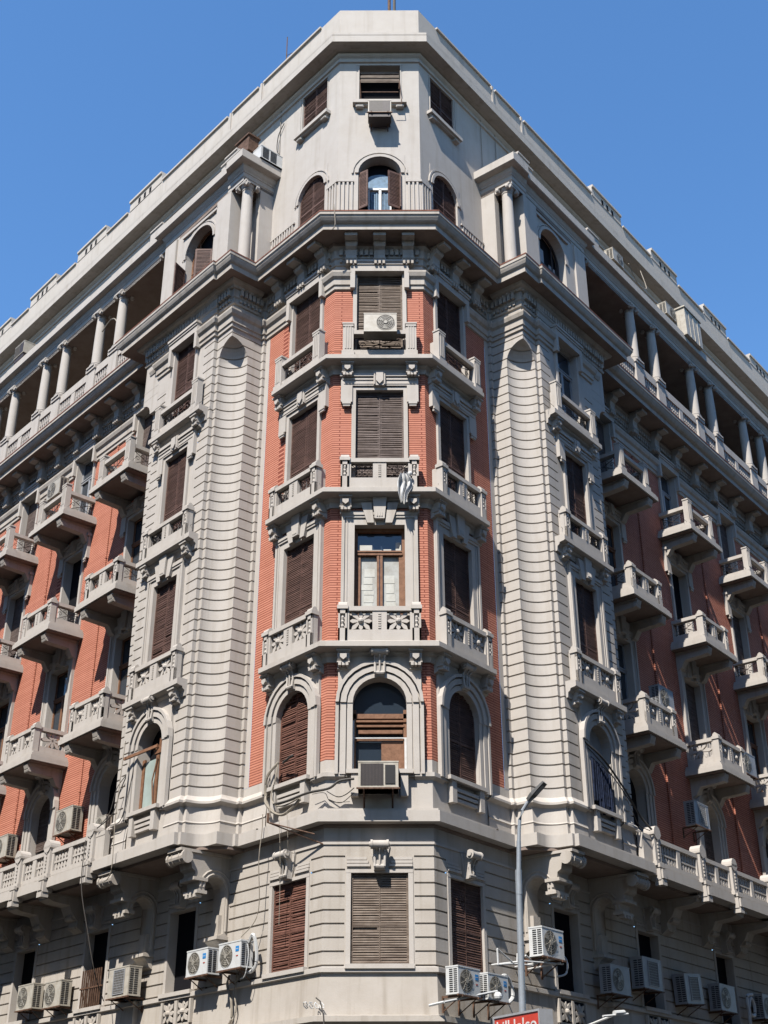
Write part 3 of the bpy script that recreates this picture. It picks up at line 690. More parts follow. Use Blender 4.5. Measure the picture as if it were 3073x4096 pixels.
# architrave bands at the head of the walls
AP = [(0, 23.42), (.05, 23.44), (.05, 23.56), (.09, 23.58), (.09, 23.78), (.16, 23.84), (.20, 23.96), (.20, 24.02), (.04, 24.06), (0, 24.06)]
def arch_piece(P): mb = MB(); sweep(mb, P, AP); obj('architrave', mb, M['stone2'], B)
for P in segs1: arch_piece(P)
for s in 'LR':
    arch_piece(segs2(s)); arch_piece(segs3(s))
    for k in range(5): arch_piece(segsk(s, k))
    # upper corner of the pavilion above the niche, and the wide head on its curved corbel
    mb = MB(); P = spath(s, [(3.34, -.02), (3.34, .1), (3.45, .1), (3.45, 1.22), (4.2, 1.22), (4.2, 1.34), (4.76, 1.34)]); mb.loft([[(x, y, z) for x, y in P] for z in (23.48, 25.2)])
    obj('frieze_corner', mb, M['stone'], B, recalc=False)
    mb = MB(); P = spath(s, [(6.8, 1.342), (8.2, 1.342), (8.2, .1)]); mb.loft([[(x, y, z) for x, y in P] for z in (22.75, 25.2)])
    n = 8; pts = [(7.75+.45*(1-cos(pi/2*i/n)), 22.3+.45*sin(pi/2*i/n)) for i in range(n+1)]
    rowa = [(*W2(s, u, 1.342), z) for u, z in pts]; rowb = [(*W2(s, u, .15), z) for u, z in pts]
    mb.loft([rowa, rowb]); mb.add([*rowa, (*W2(s, 7.34, 1.342), 22.75), (*W2(s, 7.34, 1.342), 22.3)], [list(range(n+3))])
    mb.add([(*W2(s, u, w), 22.3) for u, w in ((7.34, 1.342), (7.75, 1.342), (7.75, 1.19), (7.34, 1.19))], [(0, 1, 2, 3)])
    for g in (22.95, 23.26): sweep(mb, spath(s, [(7.36, 1.343), (8.201, 1.343), (8.201, .2)]), [(-.02, g-.015), (.002, g-.015), (.002, g+.015), (-.02, g+.015)])
    obj('corbelled_head', mb, M['stone'], B, recalc=False)
# dentils along the whole cornice and egg moulding
mb = MB()
def along(P, step, start=.1):
    out = []
    for i in range(len(P)-1):
        (x0, y0), (x1, y1) = P[i], P[i+1]; L = math.hypot(x1-x0, y1-y0)
        if L < .3: continue
        k = int((L-2*start)/step)
        for j in range(k+1):
            t = (start+(L-2*start-k*step)/2+j*step)/L; out.append((x0+(x1-x0)*t, y0+(y1-y0)*t, atan2(y1-y0, x1-x0)))
    return out
def cbox(mb, x, y, a, hw, y0, y1, z0, z1):
    c, sn = cos(a), sin(a); f = lambda px, py: (x+c*px-sn*py, y+sn*px+c*py)
    p = [f(-hw, y0), f(hw, y0), f(hw, y1), f(-hw, y1)]; mb.hexa([(*q, z0) for q in p] + [(*q, z1) for q in p])
P = full([(0, 0), (3.34, 0), (3.45, .1), (3.45, 1.22), (8.2, 1.34), (8.2, .15), (28, .15)])
for x, y, a in along(P, .15, .12): cbox(mb, x, y, a, .05, -.17, -.03, 24.62, 24.82)
for x, y, a in along(P, .15, .12): cbox(mb, x, y, a, .035, -.11, -.02, 24.40, 24.50)
obj('dentil_band', mb, M['stone2'], B)
# egg moulding under the pavilion cornice
for s in 'LR':
    mb = MB(); P = spath(s, [(3.34, .3), (3.45, .3), (3.45, 1.22), (8.2, 1.34), (8.2, .4)][1:]); sweep(mb, P, [(0, 24.84), (.12, 24.85), (.16, 24.92), (.26, 24.96), (.30, 25.045), (0, 25.045)]); sweep(mb, P, [(0, 24.28), (.05, 24.3), (.07, 24.36), (0, 24.38)])
    obj('bed_moulding', mb, M['stone2'], B); mb = MB()
    for x, y, a in along(offs(P, .12), .17, .1): mb.ball((x, y, 24.90), .062, 6, 4)
    obj('egg_moulding', mb, M['stone2'], B)
# modillions: console by the wall and flat block under the corona
mc = MB()
mc.px([(0, 25.04), (-.36, 25.04), (-.40, 24.95), (-.42, 24.87), (-.38, 24.78), (-.27, 24.72), (-.25, 24.54), (-.27, 24.42), (-.2, 24.32), (0, 24.24)], -.16, .16)
mc.cyl((-.18, -.34, 24.88), (.18, -.34, 24.88), .075, n=8); mc.cyl((-.18, -.2, 24.42), (.18, -.2, 24.42), .06, n=8); mc.box(-.19, .19, -.38, 0, 24.98, 25.02)
for q in (-.12, 0, .12): mc.box(q-.035, q+.035, -.28, -.18, 24.22, 24.36)
mc.box(-.185, .185, -.68, -.40, 24.94, 25.045)
MOD = col_mesh('modillion', mc, M['stone2'])
for q in (-.84, 0, .84): place(obj('modillion', MOD, None, B), 'F', q)
for s in 'LR':
    for u in (.36, 1.36, 2.5): place(obj('modillion', MOD, None, B), s, u)
    u = 8.9
    while u < 25: place(obj('modillion', MOD, None, B), s, u, .2); u += (CK[s][1]-CK[s][0])/3
# ------------------------------------------------------------------ attic corner block, loggia, entablature
for s in 'LR':
    mb = MB()
    def wl_(a, b, z0, z1): mb.add([(*W2(s, *a), z0), (*W2(s, *b), z0), (*W2(s, *b), z1), (*W2(s, *a), z1)], [(0, 1, 2, 3)])
    z0, z1 = 25.8, 29.3
    # return pilaster, recess, street pilaster
    for a, b in (((3.38, 0), (3.38, .52)), ((3.38, .52), (3.62, .52)), ((3.62, .52), (3.62, .35)), ((3.62, .35), (4.05, .35)), ((4.05, .35), (4.05, 1.22)), ((4.05, 1.22), (4.85, 1.22)), ((4.85, 1.22), (4.85, 1.15))): wl_(a, b, z0, z1)
    wall_cells(mb, s, 4.85, 7.3, z0, z1, 1.15, [(5.86-.88, 5.86+.88, 25.8, 28.97)])
    for a, b in (((7.3, 1.15), (7.3, 1.22)), ((7.3, 1.22), (8.0, 1.22)), ((8.0, 1.22), (8.0, -1.6))): wl_(a, b, z0, z1)
    obj('attic_wall', mb, M['stone'], B, recalc=False)
    # arched attic window
    r = .82; zs = 28.05; mb = MB(); n = 16; y1 = .4
    for i in range(n):
        a, b = [(r*cos(pi*(i+j)/n), zs+r*sin(pi*(i+j)/n)) for j in (0, 1)]
        mb.hexa([(b[0], 0, b[1]), (a[0], 0, a[1]), (a[0], y1, a[1]), (b[0], y1, b[1]), (b[0], 0, 29.0), (a[0], 0, 29.0), (a[0], y1, 29.0), (b[0], y1, 29.0)])
        for r0, r1, p in ((r, r+.1, .05), (r+.15, r+.2, .03)):
            t0, t1 = pi*i/n, pi*(i+1)/n; q = lambda rr, t, y: (rr*cos(t), y, zs+rr*sin(t))
            mb.hexa([q(r0, t0, -p), q(r1, t0, -p), q(r1, t0, .03), q(r0, t0, .03), q(r0, t1, -p), q(r1, t1, -p), q(r1, t1, .03), q(r0, t1, .03)])
    for sx in (-1, 1):
        a, b = sorted((sx*r, sx*.885)); mb.box(a, b, 0, y1, 25.8, 29.0)
        mb.box(*sorted((sx*.72, sx*.78)), -.06, 0, 29.02, 29.08)
    mb.box(-1.05, 1.05, -.07, .01, 29.04, 29.12)
    o = obj('window', mb, M['stone'], B); place(o, s, 5.86, 1.15)
    g = MB(); g.box(-.9, .9, .38, .39, 25.8, 29.0); sub('dark_interior', g, 'dark', o)
    g = MB(); 
    for i in range(12):
        t0, t1 = pi*i/12, pi*(i+1)/12; q = lambda rr, t, y: (rr*cos(t), y, zs+rr*sin(t))
        g.hexa([q(.74, t0, .26), q(.82, t0, .26), q(.82, t0, .32), q(.74, t0, .32), q(.74, t1, .26), q(.82, t1, .26), q(.82, t1, .32), q(.74, t1, .32)])
    g.box(-.8, .8, .25, .32, 27.5, 27.58); g.box(-.04, .04, .26, .32, 26.2, 27.5); g.box(-.82, -.74, .26, .32, 26.2, 28.05); g.box(.74, .82, .26, .32, 26.2, 28.05); g.box(-.42, -.38, .27, .31, 27.55, 28.7); g.box(.38, .42, .27, .31, 27.55, 28.7)
    sub('window_sash', g, 'wood' if s == 'L' else 'iron', o)
    if s == 'L':
        leaf(o, -.8, .0, -.62, -.5, 26.2, 27.55); leaf(o, .8, .0, .45, -.4, 26.2, 27.5); leaf(o, .44, -.4, .3, -.05, 26.2, 27.5)
        g = MB(); g.box(-.55, -.05, .3, .31, 26.3, 27.4); g.box(.05, .35, .3, .31, 26.3, 27.4); sub('pane', g, 'curtain', o)
    else:
        g = MB(); g.box(-.55, -.1, .3, .31, 27.3, 28.2); g.box(.2, .6, .3, .31, 26.9, 27.8); sub('pane', g, 'acgrey', o)
# columns
def column_mesh(h, r=.19):
    mb = MB(); n = 20
    mb.box(-r*1.35, r*1.35, -r*1.35, r*1.35, 0, .07)
    mb.lathe((0, 0, 0), [(r*1.3, .07), (r*1.35, .12), (r*1.12, .16), (r*1.2, .2), (r*1.02, .23), (r*1.0, h*.3), (r*.98, h*.5), (r*.92, h*.75), (r*.86, h-.28), (r*.95, h-.27), (r*.95, h-.24), (r*.86, h-.23), (r*.9, h-.16)], n)
    mb.lathe((0, 0, 0), [(r*.9, h-.17), (r*1.15, h-.10), (r*1.15, h-.07)], n)
    mb.box(-r*1.4, r*1.4, -r*1.4, r*1.4, h-.07, h)
    for sx in (-1, 1):
        for sy in (-1, 1):
            mb.cyl((sx*r*1.28, sy*r*.7, h-.15), (sx*r*1.28, sy*r*1.25, h-.15), .078, n=10); mb.cyl((sx*r*.7, sy*r*1.28, h-.15), (sx*r*1.25, sy*r*1.28, h-.15), .078, n=10)
    return col_mesh('column', mb, M['stone'], smooth=True)
CM = column_mesh(2.55); CC = column_mesh(3.3, .195)
for s in 'LR':
    place(obj('column', CC, None, B), s, 3.52, .93, 25.98)
    half = .78 if s == 'L' else .84; mid0 = 12.15 if s == 'L' else 12.72; per = CK[s][1]-CK[s][0]
    cols = [8.25, mid0-per+half if 0 else 9.0][:1]
    for k in range(4):
        for q in (-half, half): cols.append(mid0+per*k+q)
    for u in cols: place(obj('column', CM, None, B), s, u, .85, 26.9)
    # loggia balustrade: pedestals, coping, small balusters
    mb = MB()
    for u in cols: mb.box(*(u-.29, u+.29), -.01, .36, 25.6, 26.86); mb.box(u-.33, u+.33, -.05, .40, 26.78, 26.92)
    ends = [7.98]+cols[:]+[UE-6]
    for a, b in zip(ends[:-1], ends[1:]):
        if b-a < .5: continue
        mb.box(a, b, .03, .29, 26.52, 26.84); mb.box(a, b, .06, .26, 25.6, 26.05)
        u = a+.34
        while u < b-.3: mb.box(u-.03, u+.03, .07, .15, 26.05, 26.52); mb.box(u-.05, u+.05, .065, .15, 26.2, 26.28); u += .15
        mb.mat = 1; mb.box(a, b, .15, .2, 26.05, 26.52); mb.mat = 0
        if b-a > 2: mb.box((a+b)/2-.14, (a+b)/2+.14, .04, .28, 26.0, 26.52)
    if s == 'L': mb.v = [(-x, y, z) for x, y, z in mb.v]
    o = obj('loggia_balustrade', mb, [M['stone'], M['tile']], B); x, y = W2(s, 0, 1.02); o.location = (x, y, 0); o.rotation_euler = (0, 0, ANG[s])
    # back wall, ceiling beams
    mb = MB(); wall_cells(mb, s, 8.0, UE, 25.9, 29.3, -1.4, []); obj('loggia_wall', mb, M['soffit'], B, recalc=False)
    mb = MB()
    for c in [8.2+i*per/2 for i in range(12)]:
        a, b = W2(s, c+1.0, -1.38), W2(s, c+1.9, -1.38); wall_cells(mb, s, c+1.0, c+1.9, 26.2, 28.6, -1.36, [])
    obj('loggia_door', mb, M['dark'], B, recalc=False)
ew = [(0, 0), (3.38, 0), (3.38, 1.22), (8.0, 1.22), (8.0, 1.04), (UE, 1.04)]
ENT = [(.0, 29.28), (0, 29.42), (.08, 29.44), (.08, 29.60), (.16, 29.62), (.16, 29.66), (.30, 29.72), (.40, 29.80), (.42, 29.84), (.9, 29.86), (1, 29.88), (1, 30.18), (.9, 30.22), (-.6, 30.24)]
for s in 'LR':
    w_ = [(3.38, -.02), (3.38, 1.22), (4.25, 1.22), (4.25, 1.15), (8.05, 1.15), (8.05, 1.02), (UE, 1.02)]
    e_ = [(3.0, -.02), (3.0, 1.58), (3.9, 1.58), (3.9, 1.48), (8.4, 1.48), (8.4, 1.35), (UE, 1.35)]
    a, b = spath(s, w_), spath(s, e_)
    mb = MB(); mb.loft(lerp_rows(s, a, b, ENT)); 
    # blocking course above with raised lengths
    for u0, u1, zt in ((3.5, 4.6, 30.66), (3.7, 4.4, 30.86), (8.2, 9.0, 30.6)):
        P = spath(s, [(u0, .9), (u1, .9)]); sweep(mb, P, [(-.6, 30.2), (.42, 30.2), (.42, zt-.08), (.46, zt-.06), (.46, zt), (-.6, zt)])
    per = CK[s][1]-CK[s][0]; u = 4.9
    lens = [(5.0, 7.6)] + [(9.3+per*i, 11.9+per*i) for i in range(6)]
    for u0, u1 in lens:
        if u1 > UE: break
        P = spath(s, [(u0, .9), (u1, .9)]); sweep(mb, P, [(-.4, 30.2), (.22, 30.2), (.22, 30.36), (.3, 30.4), (.3, 30.47), (-.4, 30.47)])
    obj('upper_entablature', mb, M['stone'], B)
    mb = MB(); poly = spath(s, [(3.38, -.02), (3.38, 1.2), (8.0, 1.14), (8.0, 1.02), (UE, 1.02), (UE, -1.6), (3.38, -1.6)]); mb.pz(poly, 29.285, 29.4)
    obj('loggia_ceiling', mb, M['soffit'], B)
# ------------------------------------------------------------------ bay attic trims, roof
mb = MB()
P = full([(0, 0), (UE, 0)])
sweep(mb, P, [(-.01, 32.70), (.06, 32.72), (.06, 32.80), (.03, 32.82), (.03, 32.90), (.1, 32.96), (.13, 33.02), (0, 33.02)])
for P2 in ([W2('L', .5), W2('L', 0), W2('F', -.80)], [W2('F', .80), W2('R', 0), W2('R', .5)]):
    sweep(mb, P2, [(0, 27.58), (.06, 27.58), (.06, 27.66), (0, 27.66)])
    for x, y, a in along(P2, .13, .05): cbox(mb, x, y, a, .03, -.05, .0, 25.9, 27.58)
for s in 'LR':
    P2 = spath(s, [(2.1, 0), (3.35, 0)]); sweep(mb, P2, [(0, 27.3), (.06, 27.3), (.06, 27.36), (0, 27.36)])
    for x, y, a in along(P2, .13, .05): cbox(mb, x, y, a, .03, -.05, .0, 25.9, 27.3)
obj('attic_moulding', mb, M['stone'], B)
mb = MB(); P = full([(0, 0), (UE, 0)])
mb.pz(offs(P, .54) + [W2('R', UE, -3), (0, 34.5), W2('L', UE, -3)], 33.40, 33.52)
mb.loft([[(x, y, z) for x, y in offs(P, o)] for o, z in ((.54, 33.12), (.54, 33.42))])
obj('roof_slab', mb, M['stone'], B)
mb = MB(); mb.loft([[(x, y, z) for x, y in offs(P, o)] for o, z in ((.54, 33.12), (.47, 33.12), (.38, 33.135), (.24, 33.13), (.10, 33.09), (.03, 33.03), (0, 32.98))]); obj('roof_soffit', mb, M['stone2'], B, recalc=False)
mb = MB()
sweep(mb, P, [(-.25, 33.5), (.06, 33.5), (.06, 35.12), (-.25, 35.12)])
for s in 'LR':
    per = CK[s][1]-CK[s][0]; u0 = 10.9 if s == 'L' else 11.4
    brk = [.95, 4.3, 4.9, 5.9] ; st = .95
    segs = [(.95, 4.2), (4.5, 6.1)] + [(6.4, u0-.1)]
    k = 0
    while u0+per*k < UE-3:
        a = u0+per*k; b = a+2.35
        for q0, q1 in ((a, b),):
            pp = spath(s, [(a, 0), (b, 0)]); sweep(mb, pp, [(-.2, 35.1), (.08, 35.1), (.08, 35.5), (.14, 35.52), (.14, 35.62), (-.2, 35.62)])
        segs.append((b+.1, a+per-.1)); k += 1
    for a, b in segs: sweep(mb, spath(s, [(a, 0), (b, 0)]), [(-.2, 35.08), (.13, 35.08), (.13, 35.16), (-.2, 35.16)])
    for c in (4.35, 6.25): sweep(mb, spath(s, [(c-.05, 0), (c+.05, 0)]), [(0, 33.5), (.1, 33.5), (.1, 35.2), (0, 35.2)])
obj('roof_parapet', mb, M['stone'], B)
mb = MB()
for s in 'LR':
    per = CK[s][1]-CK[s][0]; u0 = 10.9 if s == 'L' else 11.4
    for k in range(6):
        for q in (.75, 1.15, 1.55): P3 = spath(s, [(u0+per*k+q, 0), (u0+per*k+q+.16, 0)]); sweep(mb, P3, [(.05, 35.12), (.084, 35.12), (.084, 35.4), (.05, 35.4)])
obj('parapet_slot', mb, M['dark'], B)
# ------------------------------------------------------------------ wing balconies
def balcony(kind):
    zb = LZ[kind]; sty, zt = BSTY[kind]; mb = MB(); W = 1.25; D = 1.32
    mb.box(-W, W, -D, .02, zb-.02, zb+.14); mb.box(-W+.04, W-.04, -D+.04, .02, zb+.14, zb+.22)
    mb.box(-W+.10, W-.10, -D+.10, .02, zb+.22, zb+.30)
    o = obj('balcony', mb, M['stone'], B)
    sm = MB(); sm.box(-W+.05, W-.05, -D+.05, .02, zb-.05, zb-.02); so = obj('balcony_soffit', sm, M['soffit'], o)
    b = MB(); ib = MB(); z0 = zb+.30; H = .98; pw = .11 if sty != 'open' else .15; zt2 = zt+.04
    yF = -D+.34
    panel_bal(b, ib, -H+2*pw, H-2*pw, z0-.08, zt2, sty, .16, yF, 5)
    for sx in (-1, 1): end_post(b, sx*(H-pw), z0, zt2+(.2 if sty == 'open' else 0), sty, yF, .2, pw)
    # sides, built as a panel then turned
    for sx in (-1, 1):
        t, ti = MB(), MB(); panel_bal(t, ti, .0, -yF-.0, z0-.08, zt2, 'side' if sty == 'x' else sty, .16, 0, 6, mid=False)
        for src, dst in ((t, b), (ti, ib)):
            vs = [(sx*(H-.02+yy*1.0), -xx, zz_) for xx, yy, zz_ in src.v]; dst.add(vs, src.f)
    bo = obj('balustrade', b, M['stone'], o); ii = obj('iron_grille', ib, M['iron'], o) if ib.v else None
    c = MB()
    for sx in (-1, 1):
        x = sx*.82
        c.px([(0, zb-.05), (-D+.12, zb-.05), (-D+.06, zb-.10), (-D+.10, zb-.22), (-D+.16, zb-.30), (-D+.3, zb-.33), (-.35, zb-.36), (-.2, zb-.6), (0, zb-.7)], x-.13, x+.13)
        c.px([(0, zb-.06), (-D+.08, zb-.06), (-D+.08, zb-.12), (0, zb-.12)], x-.16, x+.16); c.cyl((x-.15, -D+.18, zb-.26), (x+.15, -D+.18, zb-.26), .07, n=8)
    co = obj('corbel', c, M['stone2'], o)
    return reg(o, so, bo, ii, co)
BAL = {}
for k in LZ:
    p = balcony(k); first = True
    for s in 'LR':
        for i, c in enumerate(CK[s]):
            if first: place(p, s, c, .13); first = False
            else: q = copy_part(p, B, s, c, .13)
# expansion joints / downpipes between wing windows
for s in 'LR':
    per = CK[s][1]-CK[s][0]
    for i in range(5):
        mb = MB(); mb.cyl((0, 0, 8.1), (0, 0, 23.4), .028, n=8)
        for z in range(9, 23, 2): mb.cyl((0, 0, z), (0, 0, z+.06), .045, n=8)
        place(obj('downpipe', mb, M['brick'], B), s, CK[s][i]+per/2-.15 if s == 'L' else CK[s][i]+per/2-.2, .18)
# ------------------------------------------------------------------ first floor continuous balustrade on the slab edge
def pier_mesh():
    mb = MB(); mb.box(-.17, .17, -.02, .26, 8.0, 8.92); mb.box(-.21, .21, -.06, .3, 8.0, 8.12)
    mb.cyl((0, -.05, 8.92), (0, .28, 8.92), .19, n=16); mb.box(-.2, .2, -.05, .29, 8.86, 8.92)
    for i in range(6): mb.box(-.03, .03, -.045, -.02, 8.2+i*.1, 8.26+i*.1)
    mb.box(-.15, .15, -.10, .2, 7.62, 8.0); mb.box(-.13, .13, -.13, .1, 7.48, 7.62); mb.box(-.1, .1, -.15, -.1, 7.66, 7.9)
    mb.box(-.17, .17, -.12, -.02, 7.95, 8.05)
    return col_mesh('balustrade_pier', mb, M['stone'], smooth=False)
PM = pier_mesh()
for s in 'LR':
    per = CK[s][1]-CK[s][0]; c0 = (9.45, 1.22) if s == 'L' else (9.7, 1.4)
    us = []
    for k in range(5): us += [c0[0]+per*k-c0[1], c0[0]+per*k+c0[1]]
    for u in us: place(obj('balustrade_pier', PM, None, B), s, u, 1.56)
    mb = MB()
    for a, b in zip(us[:-1], us[1:]):
        a, b = a+.17, b-.17; mb.box(a, b, .04, .22, 8.70, 8.82); mb.box(a, b, .05, .21, 8.04, 8.18)
        m = (a+b)/2; mb.box(m-.1, m+.1, .05, .2, 8.18, 8.70); mb.box(a, a+.1, .05, .2, 8.18, 8.7); mb.box(b-.1, b, .05, .2, 8.18, 8.7)
        for x0, x1 in ((a+.1, m-.1), (m+.1, b-.1)):
            mb.box(x0, x1, .09, .16, 8.40, 8.46); nn_ = max(3, int((x1-x0)/.15)); st = (x1-x0)/nn_
            for i in range(nn_):
                x = x0+(i+.5)*st
                for zb in (8.18, 8.46): mb.py([(x-.03, zb), (x+.03, zb), (x+.06, zb+.08), (x+.02, zb+.24), (x-.02, zb+.24), (x-.06, zb+.08)], .1, .16)
    mb.box(7.6, us[0]-.17, .04, .22, 8.70, 8.82); mb.box(7.6, us[0]-.17, .05, .21, 8.04, 8.7)
    if s == 'L': mb.v = [(-x, y, z) for x, y, z in mb.v]
    o = obj('first_floor_balustrade', mb, M['stone'], B); x, y = W2(s, 0, 1.55); o.location = (x, y, 0); o.rotation_euler = (0, 0, ANG[s])
# ------------------------------------------------------------------ great consoles carrying the pavilions
def console_mesh():
    mb = MB(); hw = .26
    out = [(0.0, 7.66), (-1.5, 7.66), (-1.5, 7.56), (-1.42, 7.52), (-1.36, 7.42), (-1.2, 7.38), (-1.16, 7.20), (-1.05, 7.14), (-1.03, 6.98), (-.92, 6.94), (-.90, 6.74), (-.98, 6.70), (-.94, 6.62), (-.74, 6.62)]
    n = 10; c = (-.43, 6.78); r = .31
    arcp = [(c[0]+r*cos(pi-pi*i/n), c[1]+r*sin(pi-pi*i/n)) for i in range(n+1)]
    inn = [(-.12, 6.3), (-.12, 5.75), (-.3, 5.68), (-.3, 5.58), (-.2, 5.52), (-.1, 5.35), (0, 5.3)]
    mb.px(out+arcp+inn, -hw, hw)
    mb.cyl((-.36, -1.38, 7.44), (.36, -1.38, 7.44), .135, n=14)
    for sx in (-1, 1): mb.cyl((sx*.30, -1.38, 7.44), (sx*.37, -1.38, 7.44), .165, n=14); mb.cyl((sx*.14, -1.38, 7.44), (sx*.18, -1.38, 7.44), .15, n=14)
    for q in (-.17, 0, .17): mb.box(q-.05, q+.05, -1.0, -.8, 6.54, 6.62)
    mb.box(-.31, .31, -1.12, -.70, 6.92, 7.0); mb.box(-.3, .3, -1.0, -.7, 6.62, 6.70)
    for R in (r+.05, r+.15):
        for sx in (-1, 1):
            mb.tube([(sx*(hw+.0), c[0]+R*cos(pi-pi*i/10), c[1]+R*sin(pi-pi*i/10)) for i in range(11)] + [(sx*hw, -.12+(R-r), 6.2), (sx*hw, -.12+(R-r), 5.8)], .03, 6)
    mb.box(-.16, .16, -.22, -.1, 5.7, 6.2); mb.box(-.31, .31, -.34, 0, 5.60, 5.68)
    mb.box(-.31, .31, -1.54, 0, 7.58, 7.65)
    return col_mesh('great_console', mb, M['stone2'])
GM = console_mesh()
for s in 'LR':
    for u in (4.0, 7.35): place(obj('great_console', GM, None, B), s, u, .0)
def beam_mesh():
    mb = MB(); mb.px([(0, 7.66), (-1.25, 7.66), (-1.2, 7.5), (-1.0, 7.44), (-.5, 7.40), (-.4, 7.2), (-.2, 7.0), (-.22, 6.85), (0, 6.7)], -.26, .26); mb.box(-.3, .3, -1.3, 0, 7.60, 7.655); mb.cyl((-.2, -.3, 7.1), (.2, -.3, 7.1), .09, n=8); mb.box(-.15, .15, -.2, 0, 6.8, 6.9)
    return col_mesh('slab_bracket', mb, M['stone2'])
BM = beam_mesh()
for s in 'LR':
    per = CK[s][1]-CK[s][0]
    for k in range(4):
        for q in (-1.15, 1.15):
            if k == 0 and q < 0: continue
            place(obj('slab_bracket', BM, None, B), s, CK[s][k]+q, .15)
# star panels below ground storey windows
mb0 = MB()
mb0.box(-.66, .66, -.02, .0, 3.78, 3.84)
star(mb0, -.33, 4.1, .25, .24, -.05, .03); star(mb0, .33, 4.1, .25, .24, -.05, .03)
for a, b in ((-.68, -.6), (-.06, .06), (.6, .68)): mb0.box(a, b, -.06, .02, 3.82, 4.38)
SP = col_mesh('star_panel', mb0, M['stone2']); SD = MB(); SD.box(-.62, .62, -.012, .0, 3.84, 4.38); SDM = col_mesh('panel_shade', SD, M['dark'])  # flat black plate paints the shade of a recess behind the stars
for s in 'LR':
    for u, w in [(5.65, .07)] + [(c, .22) for c in CK[s][:4]]:
        o = obj('star_panel', SP, None, B); place(o, s, u, w); obj('panel_shade', SDM, None, o)
# shop storey openings below the picture
mb = MB()
for s in 'LR':
    for c in (1.5, 5.7, *CK[s]): wall_cells(mb, s, c-1.2, c+1.2, GZ, 2.2, -.27 if c < 7 else -.12, [])
wall_cells(mb, 'F', -.9, .9, GZ, 2.2, -.27, []); obj('shop_opening', mb, M['dark'], B, recalc=False)
